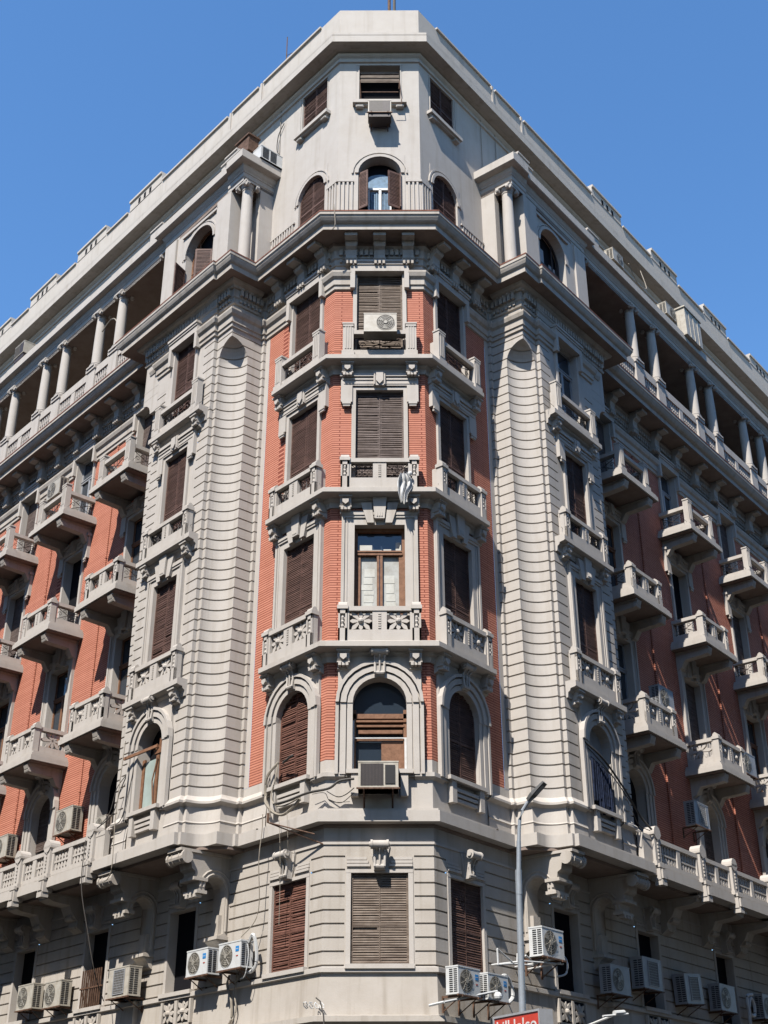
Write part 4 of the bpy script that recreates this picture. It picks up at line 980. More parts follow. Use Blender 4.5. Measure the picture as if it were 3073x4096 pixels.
# ------------------------------------------------------------------ air conditioners and other loose things
def thing(name, label, cat, group=None):
    o = empty(name, label=label, category=cat)
    if group: o['group'] = group
    return o
def ac_meshes(kind, W, H, D, m, vent_side=1, fan='round', logo=None):
    """local: x right, front face at y=-D, back at 0, base z=0.  vent_side: side carrying the slots"""
    out = []; mb = MB(); b = .015
    mb.box(-W/2, W/2, -D, 0, 0, H); mb.box(-W/2-.008, W/2+.008, -D-.008, .008, H-.02, H+.012)
    mb.box(-W/2-.006, W/2+.006, -D-.006, .006, -.0, .03)
    fx = -W*.14 if fan == 'round' else -W*.1
    if fan == 'front_grille': fx = -W*.16
    if kind == 'flip': fx = W*.16
    body = col_mesh('casing', mb, m)
    out.append(('casing', body))
    f = MB()
    if fan == 'round':
        r = min(H*.41, W*.34); f.mat = 1; f.cyl((fx, -D-.002, H/2), (fx, -D-.006, H/2), r, n=24); f.mat = 0
        for i in range(5):
            q = r*(i+1)/5; f.add([(fx+rr*cos(2*pi*k/24), yy, H/2+rr*sin(2*pi*k/24)) for k in range(24) for rr, yy in ((q-.006, -D-.03+.012*(i/4)), (q+.006, -D-.03+.012*(i/4)))], [(2*k, 2*k+1, (2*k+3) % 48, (2*k+2) % 48) for k in range(24)])
        for k in range(10): a = 2*pi*k/10; f.cyl((fx+.05*cos(a), -D-.026, H/2+.05*sin(a)), (fx+r*cos(a+.3), -D-.014, H/2+r*sin(a+.3)), .005, n=4)
        f.cyl((fx, -D-.005, H/2), (fx, -D-.035, H/2), .055, n=12)
        for k in range(3):
            a = 2*pi*k/3+.4; f.py([(fx+.04*cos(a), H/2+.04*sin(a)), (fx+r*.9*cos(a-.35), H/2+r*.9*sin(a-.35)), (fx+r*.9*cos(a+.3), H/2+r*.9*sin(a+.3))], -D-.012, -D-.009)
        f.lathe((0, 0, 0), [(0, 0)], 3) if 0 else None
    elif fan == 'square':
        x0, x1, za, zb = -W*.22, W*.28, H*.12, H*.9; f.mat = 1; f.box(x0, x1, -D-.006, -D-.002, za, zb); f.mat = 0
        f.box(x0-.02, x1+.02, -D-.02, -D-.004, zb, zb+.02); f.box(x0-.02, x1+.02, -D-.02, -D-.004, za-.02, za); f.box(x0-.02, x0, -D-.02, -D-.004, za, zb); f.box(x1, x1+.02, -D-.02, -D-.004, za, zb)
        for i in range(9): z = za+(zb-za)*(i+.5)/9; f.box(x0, x1, -D-.014, -D-.008, z-.006, z+.006)
        for i in range(7): x = x0+(x1-x0)*(i+.5)/7; f.box(x-.004, x+.004, -D-.018, -D-.012, za, zb)
    else:
        x0, x1, za, zb = -W*.44, W*.13, H*.08, H*.92; f.mat = 1; f.box(x0, x1, -D-.006, -D-.002, za, zb); f.mat = 0
        for i in range(16): x = x0+(x1-x0)*(i+.5)/16; f.box(x-.005, x+.005, -D-.014, -D-.005, za, zb)
        if kind == 'full': f.mat = 1; f.box(-W*.46, W*.46, -D-.01, -D-.002, H*.07, H*.93); f.box(-W*.47, W*.47, -D+.02, -.02, -.18, .0); f.mat = 0
        else: f.box(W*.17, W*.42, -D-.02, -D-.003, H*.14, H*.86)
    out.append(('fan_grille', col_mesh('fan_grille', f, [M['fan'] if fan == 'round' else M['acgrey'] if fan == 'square' else M['black'] if kind != 'full' else M['fandisc'], M['fandisc'] if fan != 'front_grille' else M['iron']])))
    v = MB(); sx = vent_side; xx = sx*W/2
    for c in range(2):
        for i in range(12):
            y0 = -D*.92+c*D*.36; z = H*.08+i*H*.072
            v.box(*sorted((xx, xx+sx*.006)), y0, y0+D*.28, z, z+H*.038)
    out.append(('side_vent', col_mesh('side_vent', v, M['black'])))
    if logo:
        t = MB(); t.box(W*.27, W*.42, -D-.006, -D-.002, H*.60, H*.80); t.mat = 1; t.box(W*.30, W*.39, -D-.006, -D-.002, H*.42, H*.46)
        t.mat = 2; t.box(W*.29, W*.40, -D-.008, -D-.006, H*.69, H*.71)
        out.append(('sticker', col_mesh('sticker', t, [M['blue'], M['redm'], M['white']])))
    s = MB()
    for x in (-W*.36, W*.36): s.box(x-.02, x+.02, -D-.04, .2, -.05, -.005); s.cyl((x, -D+.02, -.03), (x, .2, -.34), .014, n=5); s.box(x-.02, x+.02, .16, .2, -.36, 0)
    s.box(-W/2-.04, W/2+.04, -D-.02, -D+.02, -.035, -.0)
    out.append(('wall_bracket', col_mesh('wall_bracket', s, M['rust'])))
    return out
AK = {
 'white_round_R': ac_meshes('c', .86, .60, .34, M['white'], -1, 'round', True),
 'white_round_L': ac_meshes('c', .86, .58, .34, M['white'], 1, 'round', True),
 'beige_round_L': ac_meshes('c', .92, .68, .34, M['acbeige'], 1, 'round'),
 'beige_square_L': ac_meshes('c', 1.02, .74, .38, M['acbeige'], 1, 'square'),
 'grey_round_R': ac_meshes('c', 1.02, .72, .36, M['acgrey'], -1, 'round'),
 'grey_square_R': ac_meshes('c', 1.06, .80, .38, M['acgrey'], -1, 'square'),
 'front_round': ac_meshes('flip', .92, .62, .42, M['acbeige'], -1, 'round'),
 'window_unit': ac_meshes('c', .94, .62, .55, M['acbeige'], 1, 'front_grille'),
 'cornice_unit': ac_meshes('c', .52, .52, .88, M['white'], 1, 'front_grille'),
 'old_unit': ac_meshes('full', .72, .50, .5, M['acbeige'], -1, 'front_grille'),
}
def ac(kind, s, u, w_face, z, label, group='air conditioners on the walls', tilt=0, sc=1, rz=0, skip=(), D=.34):
    o = thing('air_conditioner', label, 'air conditioner', group)
    for n, me in AK[kind]:
        if n in skip: continue
        obj(n, me, None, o)
    place(o, s, u, w_face-D*sc, z, tilt); o.scale = (sc, sc, sc); o.rotation_euler[2] += rz
    return o
ac('front_round', 'F', .02, .82, 21.36, 'beige condenser with round fan standing on the topmost balustrade of the bay', D=.42, skip=('wall_bracket',))
ac('window_unit', 'F', -.03, .72, 8.42, 'window air conditioner with dark grille in the arched window of the bay', D=.55)
ac('old_unit', 'F', .0, .56, 29.98, 'brown boxy air conditioner on the sill of the highest bay window', D=.5)
ac('white_round_L', 'L', 4.22, .52, 4.78, 'white condenser with blue sticker, farther from the bay, on the sunny ground wall', sc=1.05)
ac('white_round_L', 'L', 2.85, .52, 4.78, 'white condenser with blue sticker next to the red brown ground floor shutter', sc=1.05)
ac('beige_square_L', 'L', 7.7, .62, 4.62, 'large beige condenser with square grille between two dark ground windows', D=.38)
ac('beige_round_L', 'L', 11.28, .6, 4.72, 'weathered round fan condenser, nearer the corner, of the leftmost ground floor pair')
ac('beige_round_L', 'L', 12.92, .6, 4.80, 'weathered round fan condenser, farther out, of the leftmost ground floor pair')
ac('beige_round_L', 'L', 11.78, .62, 9.68, 'beige condenser on sunlit brick above the first floor balustrade nearest the left pavilion', sc=1.08)
ac('beige_round_L', 'L', 15.9, .62, 9.62, 'beige condenser on sunlit brick at the left edge of the photo', sc=1.05)
ac('beige_round_L', 'L', 9.2, .8, 9.2, 'small beige box unit beside the left pavilion above the balustrade', sc=.62)
ac('beige_round_L', 'L', 14.35, 1.2, 22.02, 'condenser standing on the top balcony, second from the left pavilion', skip=('wall_bracket',))
ac('white_round_R', 'R', .38, .62, 3.93, 'white condenser with blue sticker below the shaded cant, nearer the bay', sc=.98)
ac('white_round_R', 'R', 1.53, .62, 3.93, 'white condenser with blue sticker below the shaded cant, beside the lamp post', sc=.95)
ac('white_round_R', 'R', 3.42, 1.0, 5.06, 'large white condenser on a white frame under the right pavilion console', sc=1.12)
ac('grey_round_R', 'R', 7.3, .62, 4.66, 'shaded round fan condenser left of the square one by the first wing window', sc=.98)
ac('grey_square_R', 'R', 9.16, .62, 4.98, 'shaded square grille condenser in front of the first dark wing window', sc=1.0, D=.38)
ac('grey_square_R', 'R', 11.66, .62, 4.86, 'tilted shaded condenser with square grille between the wing windows', tilt=radians(-5), D=.38)
ac('grey_round_R', 'R', 13.8, .62, 4.85, 'shaded round fan condenser below the second dark wing window', sc=1.02)
ac('grey_round_R', 'R', 16.9, .6, 4.9, 'pale unit at the right edge with a coiled white hose')
ac('grey_round_R', 'R', 11.2, .95, 13.45, 'shaded condenser behind the balustrade of the lowest right balcony', sc=.95, skip=('wall_bracket',))
ac('grey_round_R', 'R', 17.2, .9, 12.75, 'condenser on the dark brick between the two lowest right balconies', sc=1.05)
ac('grey_square_R', 'R', 12.6, 1.05, 10.02, 'open rusty cage unit by the shaded arched window', sc=.92, D=.38)
ac('front_round', 'R', 10.85, 1.15, 30.75, 'small unit on the right roof terrace nearest the bay', sc=.85, D=.42, skip=('wall_bracket',))
ac('front_round', 'R', 15.1, 1.15, 30.75, 'small unit on the right roof terrace beside the white shed', sc=.9, D=.42, skip=('wall_bracket',))
ac('old_unit', 'L', 19.6, 1.1, 30.95, 'white box unit on the left roof terrace', sc=1.15, D=.5, skip=('wall_bracket',))
ac('cornice_unit', 'L', 3.22, .88, 30.22, 'white boxy air conditioner overhanging the left pavilion cornice', D=.88, skip=('wall_bracket', 'fan_grille'))
def simple(name, label, cat, mb, m, group=None, smooth=False, kids=()):
    o = obj(name, mb, M[m], None, smooth); o['label'] = label; o['category'] = cat
    if group: o['group'] = group
    for n, kb, km in kids: obj(n, kb, M[km], o)
    return o
def P3(s, u, w, z): return (*W2(s, u, w), z)
def wire(pts, r, label, m='cable', name='cable', cat='cable', n=10, group='cables on the facade', more=()):
    mb = MB()
    def spl(pts):
        P = [Vector(P3(*p)) for p in pts]; out = []
        for i in range(len(P)-1):
            a, b, c, d = P[max(i-1, 0)], P[i], P[i+1], P[min(i+2, len(P)-1)]
            for k in range(n if i < len(P)-2 else n+1):
                t = k/n; out.append(.5*((2*b)+(-a+c)*t+(2*a-5*b+4*c-d)*t*t+(-a+3*b-3*c+d)*t**3))
        return out
    mb.tube(spl(pts), r, 6)
    for q, rr in more: mb.tube(spl(q), rr, 5)
    return simple(name, label, cat, mb, m, group)
wire([('L', 1.73, .12, 9.62), ('L', 2.0, .25, 9.3), ('L', 2.1, .2, 8.87), ('L', 1.95, .3, 8.6), ('L', 1.7, .25, 8.33), ('L', 1.3, .25, 8.19), ('L', .9, .25, 8.3), ('L', .65, .25, 8.45)], .035, 'thick pale cable loop hanging from the left arched window of the bay', 'cablel',
     more=[([('L', 1.75, .12, 9.6), ('L', 1.72, .2, 9.2), ('L', 1.8, .25, 8.8), ('L', 1.6, .3, 8.5), ('L', 1.2, .3, 8.38), ('L', .7, .2, 8.5)], .02), ([('L', 2.05, .2, 9.4), ('L', 2.15, .2, 8.9), ('L', 1.8, .3, 8.45), ('L', 1.75, .3, 8.2)], .018)])
wire([('L', 1.6, .3, 8.5), ('L', 1.0, .35, 8.45), ('L', .3, .3, 8.5), ('F', -1.2, .3, 8.52), ('F', -.95, .35, 8.68), ('F', -.6, .4, 8.72)], .03, 'black cable bundle sagging across the bay to the window air conditioner')
wire([('F', -1.25, .12, 8.5), ('F', -1.0, .15, 8.36), ('F', -.8, .2, 8.4), ('F', -.6, .4, 8.5)], .012, 'thin loose wires under the window air conditioner of the bay', more=[([('F', -1.2, .12, 8.3), ('F', -.9, .15, 8.22), ('F', -.6, .3, 8.42)], .01), ([('L', .3, .15, 8.5), ('F', -1.3, .15, 8.45), ('F', -1.15, .12, 8.25), ('F', -.7, .3, 8.2)], .008)])
wire([('L', 1.55, .12, 9.56), ('L', 1.1, .22, 9.6), ('L', 1.05, .2, 9.62)], .03, 'short black rod in front of the left arched shutter')
wire([('L', 1.92, .4, 8.3), ('L', 1.95, .38, 7.9), ('L', 2.0, .4, 7.2), ('L', 2.15, .25, 6.0), ('L', 2.45, .5, 5.45)], .012, 'long thin wire dropping down the left cant to the condensers', 'cablel')
wire([('L', 1.25, .4, 8.05), ('L', 1.2, .38, 7.4), ('L', 1.25, .3, 6.5), ('L', 1.3, .25, 5.6)], .007, 'very thin pale wires hanging over the red brown ground shutter', 'cablel', more=[([('L', .95, .4, 8.2), ('L', .9, .38, 7.5), ('L', 1.0, .3, 7.2)], .006)])
wire([('L', 6.55, 1.75, 11.0), ('L', 6.6, 1.8, 9.0), ('L', 6.66, 1.75, 7.5), ('L', 7.3, 1.72, 7.3)], .012, 'wire hanging in front of the left pavilion slab', 'cablel')
wire([('L', 8.18, 1.75, 8.6), ('L', 8.15, 1.75, 7.4), ('L', 8.0, 1.5, 6.2), ('L', 7.95, 1.2, 5.2), ('L', 8.4, .6, 4.6)], .014, 'dark cable dropping past the left pier to the ground windows')
wire([('L', 6.7, 1.42, 10.4), ('L', 7.0, 1.5, 9.8), ('L', 7.3, 1.5, 9.2), ('L', 7.9, 1.6, 8.9)], .016, 'tangled black wires beside the broken arched window', more=[([('L', 6.5, 1.42, 10.5), ('L', 6.6, 1.5, 9.5), ('L', 6.9, 1.5, 8.9), ('L', 7.6, 1.5, 8.95)], .012), ([('L', 6.9, 1.42, 10.2), ('L', 7.3, 1.45, 9.9), ('L', 7.55, 1.45, 9.3), ('L', 7.8, 1.55, 9.0)], .012)])
wire([('L', 3.4, .1, 4.75), ('L', 3.45, .12, 4.5), ('L', 3.2, .15, 4.1), ('L', 3.3, .15, 3.6), ('L', 4.4, .25, 3.6), ('L', 6.8, .4, 3.65)], .03, 'bundled pipes running from the white condensers along the base wall', 'cablel', more=[([('L', 3.1, .1, 4.75), ('L', 3.1, .14, 4.3), ('L', 3.0, .15, 3.9), ('L', 3.2, .15, 3.55)], .02)])
wire([('L', 2.38, .3, 5.35), ('L', 2.2, .32, 5.5), ('L', 2.15, .25, 5.2), ('L', 2.2, .2, 4.85), ('L', 2.4, .2, 4.7), ('L', 2.6, .2, 4.75)], .045, 'white wrapped hose looping behind the condenser by the red brown shutter', 'white', name='hose', cat='hose', group='hoses of the condensers', more=[([('L', 2.3, .4, 5.3), ('L', 2.25, .4, 5.0), ('L', 2.35, .4, 4.6), ('L', 2.6, .35, 4.55)], .012)])
wire([('R', 2.05, .3, 4.45), ('R', 2.3, .3, 4.6), ('R', 2.55, .3, 4.45), ('R', 2.6, .3, 4.15), ('R', 2.35, .3, 3.98)], .045, 'white hose arching between lower condenser and lamp post', 'white', name='hose', cat='hose', group='hoses of the condensers')
wire([('R', 3.95, .8, 5.3), ('R', 4.15, .9, 5.1), ('R', 4.1, .9, 4.8), ('R', 3.85, .8, 4.7)], .025, 'thin white hose curling off the large white condenser', 'white', name='hose', cat='hose', group='hoses of the condensers')
wire([('R', 15.9, .5, 5.55), ('R', 15.5, .5, 5.45), ('R', 15.55, .5, 5.0), ('R', 15.9, .5, 4.95), ('R', 15.95, .5, 5.3), ('R', 15.7, .5, 5.4), ('R', 15.5, .5, 4.8), ('R', 15.7, .4, 4.0)], .05, 'coiled white hose hanging at the right edge of the photo', 'white', name='hose', cat='hose', group='hoses of the condensers')
wire([('R', 4.9, 1.45, 10.7), ('R', 5.6, 1.6, 10.35), ('R', 6.8, 1.55, 9.75), ('R', 7.6, 1.5, 9.25), ('R', 8.0, 1.6, 8.95)], .03, 'sagging black cables crossing the right pavilion arch', more=[([('R', 6.7, 1.5, 9.8), ('R', 7.0, 1.6, 9.2), ('R', 7.4, 1.55, 8.95), ('R', 7.9, 1.6, 8.9)], .012), ([('R', 5.0, 1.45, 10.6), ('R', 6.0, 1.6, 10.0), ('R', 7.7, 1.55, 9.1)], .015)])
wire([('L', 11.2, .8, 26.95), ('L', 11.6, .9, 28.3), ('L', 12.1, .9, 28.7), ('L', 12.6, .95, 28.4)], .025, 'pale hose arching behind the left loggia columns', 'cablel', name='hose', cat='hose', group='hoses of the condensers')
wire([('F', -1.35, .97, 25.85), ('F', -1.32, 1.0, 25.5), ('F', -1.3, .95, 25.1), ('F', -1.38, .9, 24.95)], .018, 'short pale cable end hanging over the left edge of the main cornice', 'cablel')
for s, u, lab in (('L', 3.1, 'vertical wire down the left attic wall beside the cornice unit'), ('R', 3.5, 'vertical wire down the right attic wall near the bay'), ('R', 4.4, 'vertical wire down the right attic wall farther from the bay')):
    wire([(s, u, .03, 33.1), (s, u, .05, 32.9), (s, u+.03, .03, 31.9), (s, u, .04, 30.6)], .012, lab, 'cablel')
wire([('L', 2.9, .05, 32.2), ('L', 3.15, .08, 31.8), ('L', 3.2, .08, 31.2), ('L', 3.0, .1, 30.8)], .018, 'black loose wire above the unit on the left pavilion cornice')
wire([('R', 11.6, 1.2, 31.2), ('R', 12.6, 1.0, 31.0), ('R', 13.6, .9, 31.4), ('R', 13.9, .6, 32.6)], .018, 'pale wire sagging under the right roof fascia', 'cablel')
# white metal frame carrying the large condenser, plain struts
mb = MB()
def bar(mb, a, b, r=.022): mb.cyl(P3(*a), P3(*b), r, n=6)
for a, b in ((('R', 1.55, .62, 5.07), ('R', 1.56, .62, 4.72)), (('R', 1.56, .62, 4.72), ('R', 2.17, .6, 4.82)), (('R', 1.55, .62, 5.07), ('R', 2.2, .6, 4.85)), (('R', 2.17, .6, 4.82), ('R', 3.3, .62, 4.9)), (('R', 2.43, .6, 5.08), ('R', 2.4, .6, 4.84)), (('R', 2.78, .6, 5.08), ('R', 3.3, .62, 4.9)), (('R', 2.2, .02, 4.85), ('R', 2.2, .9, 4.85)), (('R', 3.2, .02, 4.92), ('R', 3.2, 1.0, 4.98)), (('R', 3.7, .02, 4.92), ('R', 3.7, 1.0, 4.98)), (('R', 2.2, .9, 4.85), ('R', 3.9, .95, 4.98))): bar(mb, a, b)
simple('metal_frame', 'white welded metal frame under the large white condenser', 'frame', mb, 'white')
mb = MB(); bar(mb, ('R', -.35, .45, 3.74), ('R', 1.35, .7, 4.12), .028); mb.ball(P3('R', 1.3, .75, 4.0), .1, 10, 6); bar(mb, ('R', -.35, .05, 3.7), ('R', -.35, .45, 3.74), .03)
simple('arm_light', 'white tube arm with small round lamp under the lower condensers', 'lamp', mb, 'white')
mb = MB(); bar(mb, ('R', 5.2, 1.2, 3.9), ('R', 6.1, 1.4, 4.02), .03); bar(mb, ('R', 5.75, 1.3, 4.0), ('R', 5.75, .1, 3.7), .03); mb.cyl(P3('R', 5.6, 1.3, 4.0), P3('R', 6.0, 1.35, 4.05), .06, n=8)
simple('arm_light', 'white bracket light on the shaded wall right of the red sign', 'lamp', mb, 'white')
mb = MB()
for k in range(4): mb.tube([P3('F', -1.62+.12*k+.05*cos(a*1.3+k), .2+.05*sin(a), 3.72+.07*sin(a*1.1+k)) for a in range(7)], .012, 5)
simple('wire_tangle', 'small tangle of white wire on the base cornice of the bay', 'wire', mb, 'white')
mb = MB(); mb.tube([P3('F', -1.4, .2, 3.88), P3('F', -1.3, .22, 3.8), P3('F', -1.22, .3, 3.5), P3('F', -1.2, .34, 3.2)], .016, 6)
simple('cable', 'black cable running down from the wire tangle over the base cornice', 'cable', mb, 'cable', 'cables on the facade')
# iron rod bracket on the left cant
mb = MB(); bar(mb, ('L', 1.22, .75, 8.12), ('L', 1.22, .75, 7.9), .035); bar(mb, ('L', 1.22, .75, 7.9), ('L', .1, .2, 7.5), .018); bar(mb, ('L', 1.22, .75, 7.9), ('L', .0, .02, 7.28), .018)
simple('iron_bracket', 'rusty iron rod bracket sticking out below the left slab edge', 'bracket', mb, 'rust')
# cloth on the second ledge
mb = MB(); rnd = random.Random(4)
rows = []
for j in range(12):
    t = j/11; row = []
    for i in range(16):
        a = i/15; wd = .17+.05*sin(t*5)-.03*t
        row.append((-.0+(a-.5)*2*wd*(1 if t > .25 else .6+1.6*t)+.03*sin(t*6), -.52-.05*sin(a*17+t*3)-.025*sin(a*31)-.06*(t < .2), 16.93-.86*t+.03*sin(a*9)*t))
    rows.append(row)
mb.loft(rows); rows2 = [[(x, y+.02, z) for x, y, z in r] for r in rows[::-1]]; mb.loft(rows2)
for k in range(7): mb.ball((.02+rnd.uniform(-.16, .16), -.5, 16.9+rnd.uniform(-.12, .1)), rnd.uniform(.04, .07), 8, 5)
o = simple('cloth', 'crumpled white cloth hanging over the balustrade above the wooden window', 'cloth', mb, 'cloth', smooth=True); place(o, 'F', .65)
# laundry in the right pavilion arch
mb = MB(); rnd = random.Random(9)
for i in range(13):
    x = -.56+i*.072; L = rnd.uniform(.95, 1.35); rows = []
    for j in range(8):
        t = j/7; rows.append([(x+(a-.5)*.11+.012*sin(t*5+i), -.12-.04*sin(a*9+i), 10.32-.02*i-L*t) for a in (0, .25, .5, .75, 1)])
    mb.loft(rows)
bar2 = mb; mb.cyl((-.62, -.12, 10.36), (.5, -.12, 10.08), .015, n=5)
o = simple('laundry', 'dark blue laundry hanging in the shaded pavilion arch', 'laundry', mb, 'jeans', smooth=True); place(o, 'R', 5.77, 1.34)
# iron bars in the ground window of the left wing
mb = MB()
for i in range(10): mb.box(-.5+i*.11-.014, -.5+i*.11+.014, -.02, .01, 4.62, 5.6)
mb.box(-.58, .58, -.03, .02, 5.1, 5.14)
o = simple('window_bars', 'rusty vertical bars in the ground window left of the big square grille unit', 'bars', mb, 'rust'); place(o, 'L', CK['L'][0], .2)
# roof terrace shed
mb = MB(); mb.box(-.7, .7, -.75, 0, 0, 1.3); mb.box(-.75, .75, -.8, .05, 1.3, 1.36)
for x in (-.35, .02, .4): mb.box(x-.02, x+.02, -.77, -.74, 0, 1.3)
for y in (-.5, -.25): mb.box(-.72, -.70, y-.015, y+.015, 0, 1.1)
o = simple('roof_shed', 'small pale boarded shed on the right roof terrace', 'shed', mb, 'acbeige'); place(o, 'R', 16.3, .75, 30.1)
mb = MB(); mb.box(-.35, .35, -.4, 0, 0, .62); mb.box(-.4, .4, -.45, .05, .62, .68)
o = simple('rusty_tank', 'rusty brown box behind the unit on the left pavilion cornice', 'box', mb, 'rust'); place(o, 'L', 3.75, .7, 30.75)
# antennas
mb = MB(); a = P3('L', 5.1, -1.5, 34.5); b = P3('L', 5.13, -1.5, 39.4); mb.cyl(a, b, .035, .02, 6)
c = P3('L', 5.12, -1.5, 38.4); d = P3('L', 3.9, -1.3, 37.6); mb.cyl(c, d, .012, n=5); mb.cyl(P3('L', 5.1, -1.5, 37.4), P3('L', 4.6, -1.5, 37.0), .012, n=5); mb.box(a[0]-.05, a[0]+.05, a[1]-.05, a[1]+.05, 37.5, 37.7)
simple('antenna', 'thin rusty antenna pole above the left roof parapet', 'antenna', mb, 'rust')
mb = MB(); mb.cyl(P3('F', .33, -1.4, 34.5), P3('F', .33, -1.4, 41), .055, n=8)
k1 = MB(); k1.cyl(P3('F', .51, -1.42, 34.5), P3('F', .51, -1.42, 41), .05, n=8); k1.cyl(P3('F', .3, -1.42, 37.9), P3('F', .55, -1.42, 37.8), .03, n=6)
k2 = MB(); k2.cyl(P3('F', .27, -1.3, 37.6), P3('F', .25, -1.3, 41), .05, n=8)
simple('antenna_mast', 'dark twin pole mast on the roof centre at the top edge', 'mast', mb, 'rust', kids=(('second_pole', k1, 'cable'), ('white_sheath', k2, 'white')))
mb = MB(); c = P3('L', 10.3, -.6, 35.9); mb.tube([(c[0]-.25, c[1], c[2]), (c[0], c[1], c[2]-.15), (c[0]+.15, c[1], c[2]+.2)], .04, 6); mb.cyl((c[0], c[1], 34.8), c, .03, n=6); mb.tube([(c[0]-.3, c[1], c[2]+.1), (c[0]-.1, c[1], c[2]+.15), (c[0]+.1, c[1], c[2]-.1)], .03, 6)
simple('roof_aerial', 'small twisted aerial stub above the left parapet', 'aerial', mb, 'rust')
# street lamp
L = thing('street_lamp', 'tall grey steel street lamp in front of the right pavilion', 'street lamp')
mb = MB(); mb.cyl((2.64, 27.2, GZ), (2.79, 27.2, 5.7), .085, .062, 14, False); mb.cyl((2.79, 27.2, 5.7), (2.84, 27.2, 6.66), .052, .048, 14); mb.cyl((2.79, 27.2, 5.55), (2.8, 27.2, 6.05), .068, n=14); mb.box(2.5, 2.78, 27.06, 27.34, GZ, GZ+.3)
obj('pole', mb, M['galv'], L, True)
mb = MB(); mb.tube([(2.84, 27.2, 6.6), (2.86, 27.2, 6.9), (2.88, 27.19, 7.1), (2.95, 27.17, 7.3), (3.06, 27.14, 7.46), (3.18, 27.1, 7.57)], .04, 10); obj('arm', mb, M['galv'], L, True)
mb = MB(); A, Bv = Vector((3.08, 27.13, 7.50)), Vector((3.44, 26.95, 7.84)); d_ = (Bv-A).normalized(); sd_ = d_.cross(Vector((0, 0, 1))).normalized(); up_ = sd_.cross(d_)
p = []
for P_, wd, th in ((A, .06, .05), (A+(Bv-A)*.3, .11, .06), (Bv, .11, .035)):
    p.append([tuple(P_+sd_*wd-up_*th*.4), tuple(P_-sd_*wd-up_*th*.4), tuple(P_-sd_*wd*.8+up_*th), tuple(P_+sd_*wd*.8+up_*th)])
mb.loft(p, True, True); obj('lamp_head', mb, M['lampgrey'], L)
mb = MB(); Q = A+(Bv-A)*.62
mb.hexa([tuple(Q+d_*a-sd_*b-up_*c) for c in (.032, .026) for a, b in ((-.13, -.08), (.13, -.08), (.13, .08), (-.13, .08))]); obj('lens', mb, M['acgrey'], L)
# red sign
S_ = thing('shop_sign', 'red projecting shop sign with white lettering reading bill lelco', 'sign')
ax = Vector((.51, -.86, 0)); an = Vector((-.86, -.51, 0)); O = Vector((2.18, 27.27, 3.17))
def sp(a, n, z): return tuple(O+ax*a+an*n+Vector((0, 0, z)))
def sbox(mb, a0, a1, n0, n1, z0, z1): mb.hexa([sp(a0, n0, z0), sp(a1, n0, z0), sp(a1, n1, z0), sp(a0, n1, z0), sp(a0, n0, z1), sp(a1, n0, z1), sp(a1, n1, z1), sp(a0, n1, z1)])
mb = MB(); sbox(mb, 0, 1.48, -.30, -.01, -1.1, -.02); obj('sign_case', mb, M['lampgrey'], S_)
mb = MB(); sbox(mb, .01, 1.47, -.01, .0, -1.09, -.03); obj('sign_face', mb, M['signred'], S_)
mb = MB(); sbox(mb, -.03, 1.51, -.3, .02, -.03, .01); sbox(mb, -.03, .01, -.3, .02, -1.1, -.03); sbox(mb, 1.47, 1.51, -.3, .02, -1.1, -.03); sbox(mb, -.4, 0, -.2, -.1, -.3, -.24); obj('sign_frame', mb, M['acgrey'], S_)
cu = bpy.data.curves.new('lettering', 'FONT'); cu.body = 'bill lelco'; cu.size = .40; cu.extrude = .004; cu.space_character = 1.0; cu.materials.append(M['white'])
tmp = bpy.data.objects.new('tmp', cu); me_ = bpy.data.meshes.new_from_object(tmp); bpy.data.objects.remove(tmp); to = bpy.data.objects.new('lettering', me_); C.objects.link(to); to.parent = S_
m3 = Matrix((ax, Vector((0, 0, 1)), an)).transposed().to_4x4(); to.matrix_world = Matrix.Translation(Vector(sp(.06, .003, -.37))) @ m3
# unseen blocks added behind and beside the camera to cut the sky fill
def block(label, pts, h):
    mb = MB(); mb.pz(pts, GZ, h); o = obj('unseen_sky_blocker', mb, M['stone2'], None); o['label'] = label; o['category'] = 'building'
    return o

block('added unseen block across the left street, cuts sky light', [W2('L', -3, 25), W2('L', 60, 25), W2('L', 60, 45), W2('L', -3, 45)][::-1], 33)
block('added unseen block across the right street, cuts sky light', [W2('R', -3, 25), W2('R', 60, 25), W2('R', 60, 45), W2('R', -3, 45)], 33)
block('added unseen block behind the viewpoint, cuts sky light', [(-22, -16), (22, -16), (22, -34), (-22, -34)], 33)
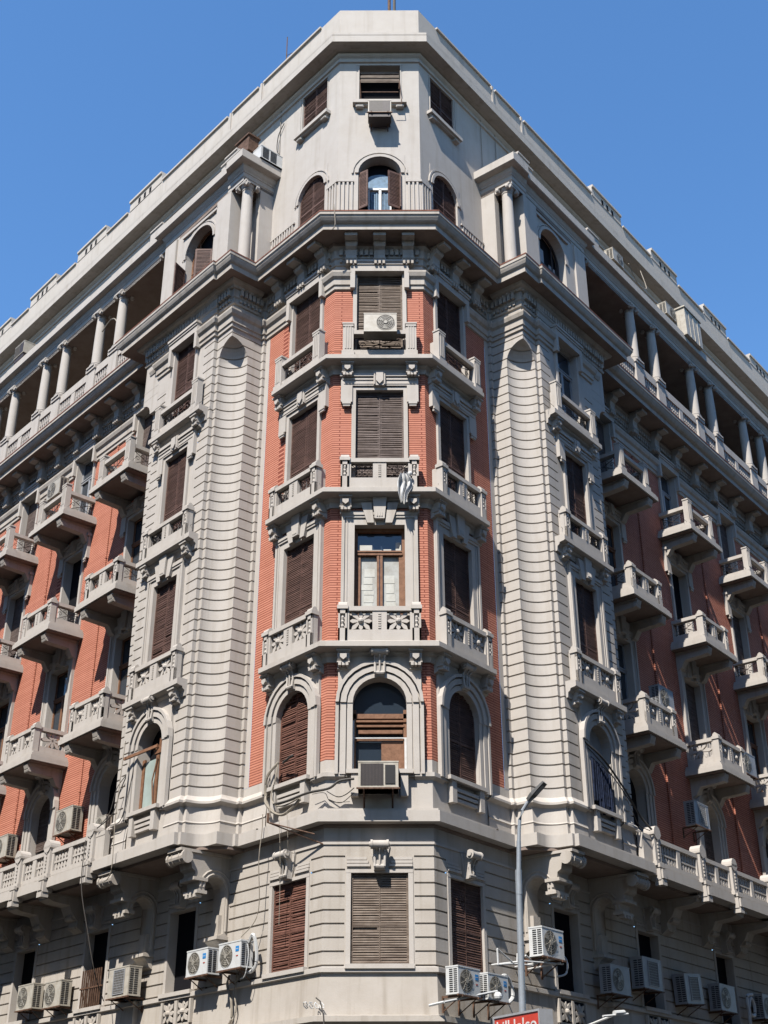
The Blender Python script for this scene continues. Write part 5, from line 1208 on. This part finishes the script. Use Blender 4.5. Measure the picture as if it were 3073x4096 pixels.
# ------------------------------------------------------------------ ground, light, camera
def struct(name, mb, m): o = obj(name, mb, M[m], None); o['kind'] = 'structure'; return o
mb = MB(); mb.box(-400, 400, -400, 400, GZ-.3, GZ-.15); struct('ground', mb, 'pave')
mb = MB(); mb.box(-60, 60, -25, 22, GZ-.146, GZ-.142); struct('road', mb, 'asphalt')
mb = MB(); P = full([(0, 0), (UE, 0)]); mb.pz(offs(P, 3.2) + [W2('R', UE, -1), (0, 34), W2('L', UE, -1)], GZ-.14, GZ); struct('pavement', mb, 'pave')
sun_dir = Vector((-.44, -1, 1.42)).normalized()
sd = bpy.data.lights.new('sun', 'SUN'); sd.energy = 5.0; sd.angle = radians(.53); sd.color = (1, .95, .88)
so = bpy.data.objects.new('sun', sd); C.objects.link(so); so.rotation_euler = sun_dir.to_track_quat('Z', 'Y').to_euler()
w = bpy.data.worlds.new('World'); bpy.context.scene.world = w; w.use_nodes = True; nt = w.node_tree
sk = nt.nodes.new('ShaderNodeTexSky'); sk.sky_type = 'NISHITA'; sk.sun_disc = False
sk.sun_elevation = math.asin(sun_dir.z); sk.sun_rotation = atan2(sun_dir.x, sun_dir.y)
sk.air_density = 1.0; sk.dust_density = .2; sk.ozone_density = 3.0; sk.altitude = 0
hs_ = nt.nodes.new('ShaderNodeHueSaturation'); hs_.inputs['Saturation'].default_value = 1.18; nt.links.new(sk.outputs[0], hs_.inputs['Color']); nt.links.new(hs_.outputs[0], nt.nodes['Background'].inputs[0]); nt.nodes['Background'].inputs[1].default_value = .115
cd = bpy.data.cameras.new('camera'); co = bpy.data.objects.new('camera', cd); C.objects.link(co)
cd.sensor_fit = 'HORIZONTAL'; cd.sensor_width = 36; cd.lens = 36*5127.05/3073; cd.clip_end = 2000
co.matrix_world = Matrix.Rotation(radians(90+28.1667), 4, 'X') @ Matrix.Rotation(-radians(.1006), 4, 'Z')
sc = bpy.context.scene; sc.camera = co
sc.view_settings.view_transform = 'Standard'; sc.view_settings.look = 'None'; sc.view_settings.exposure = 1.17; sc.view_settings.gamma = 1
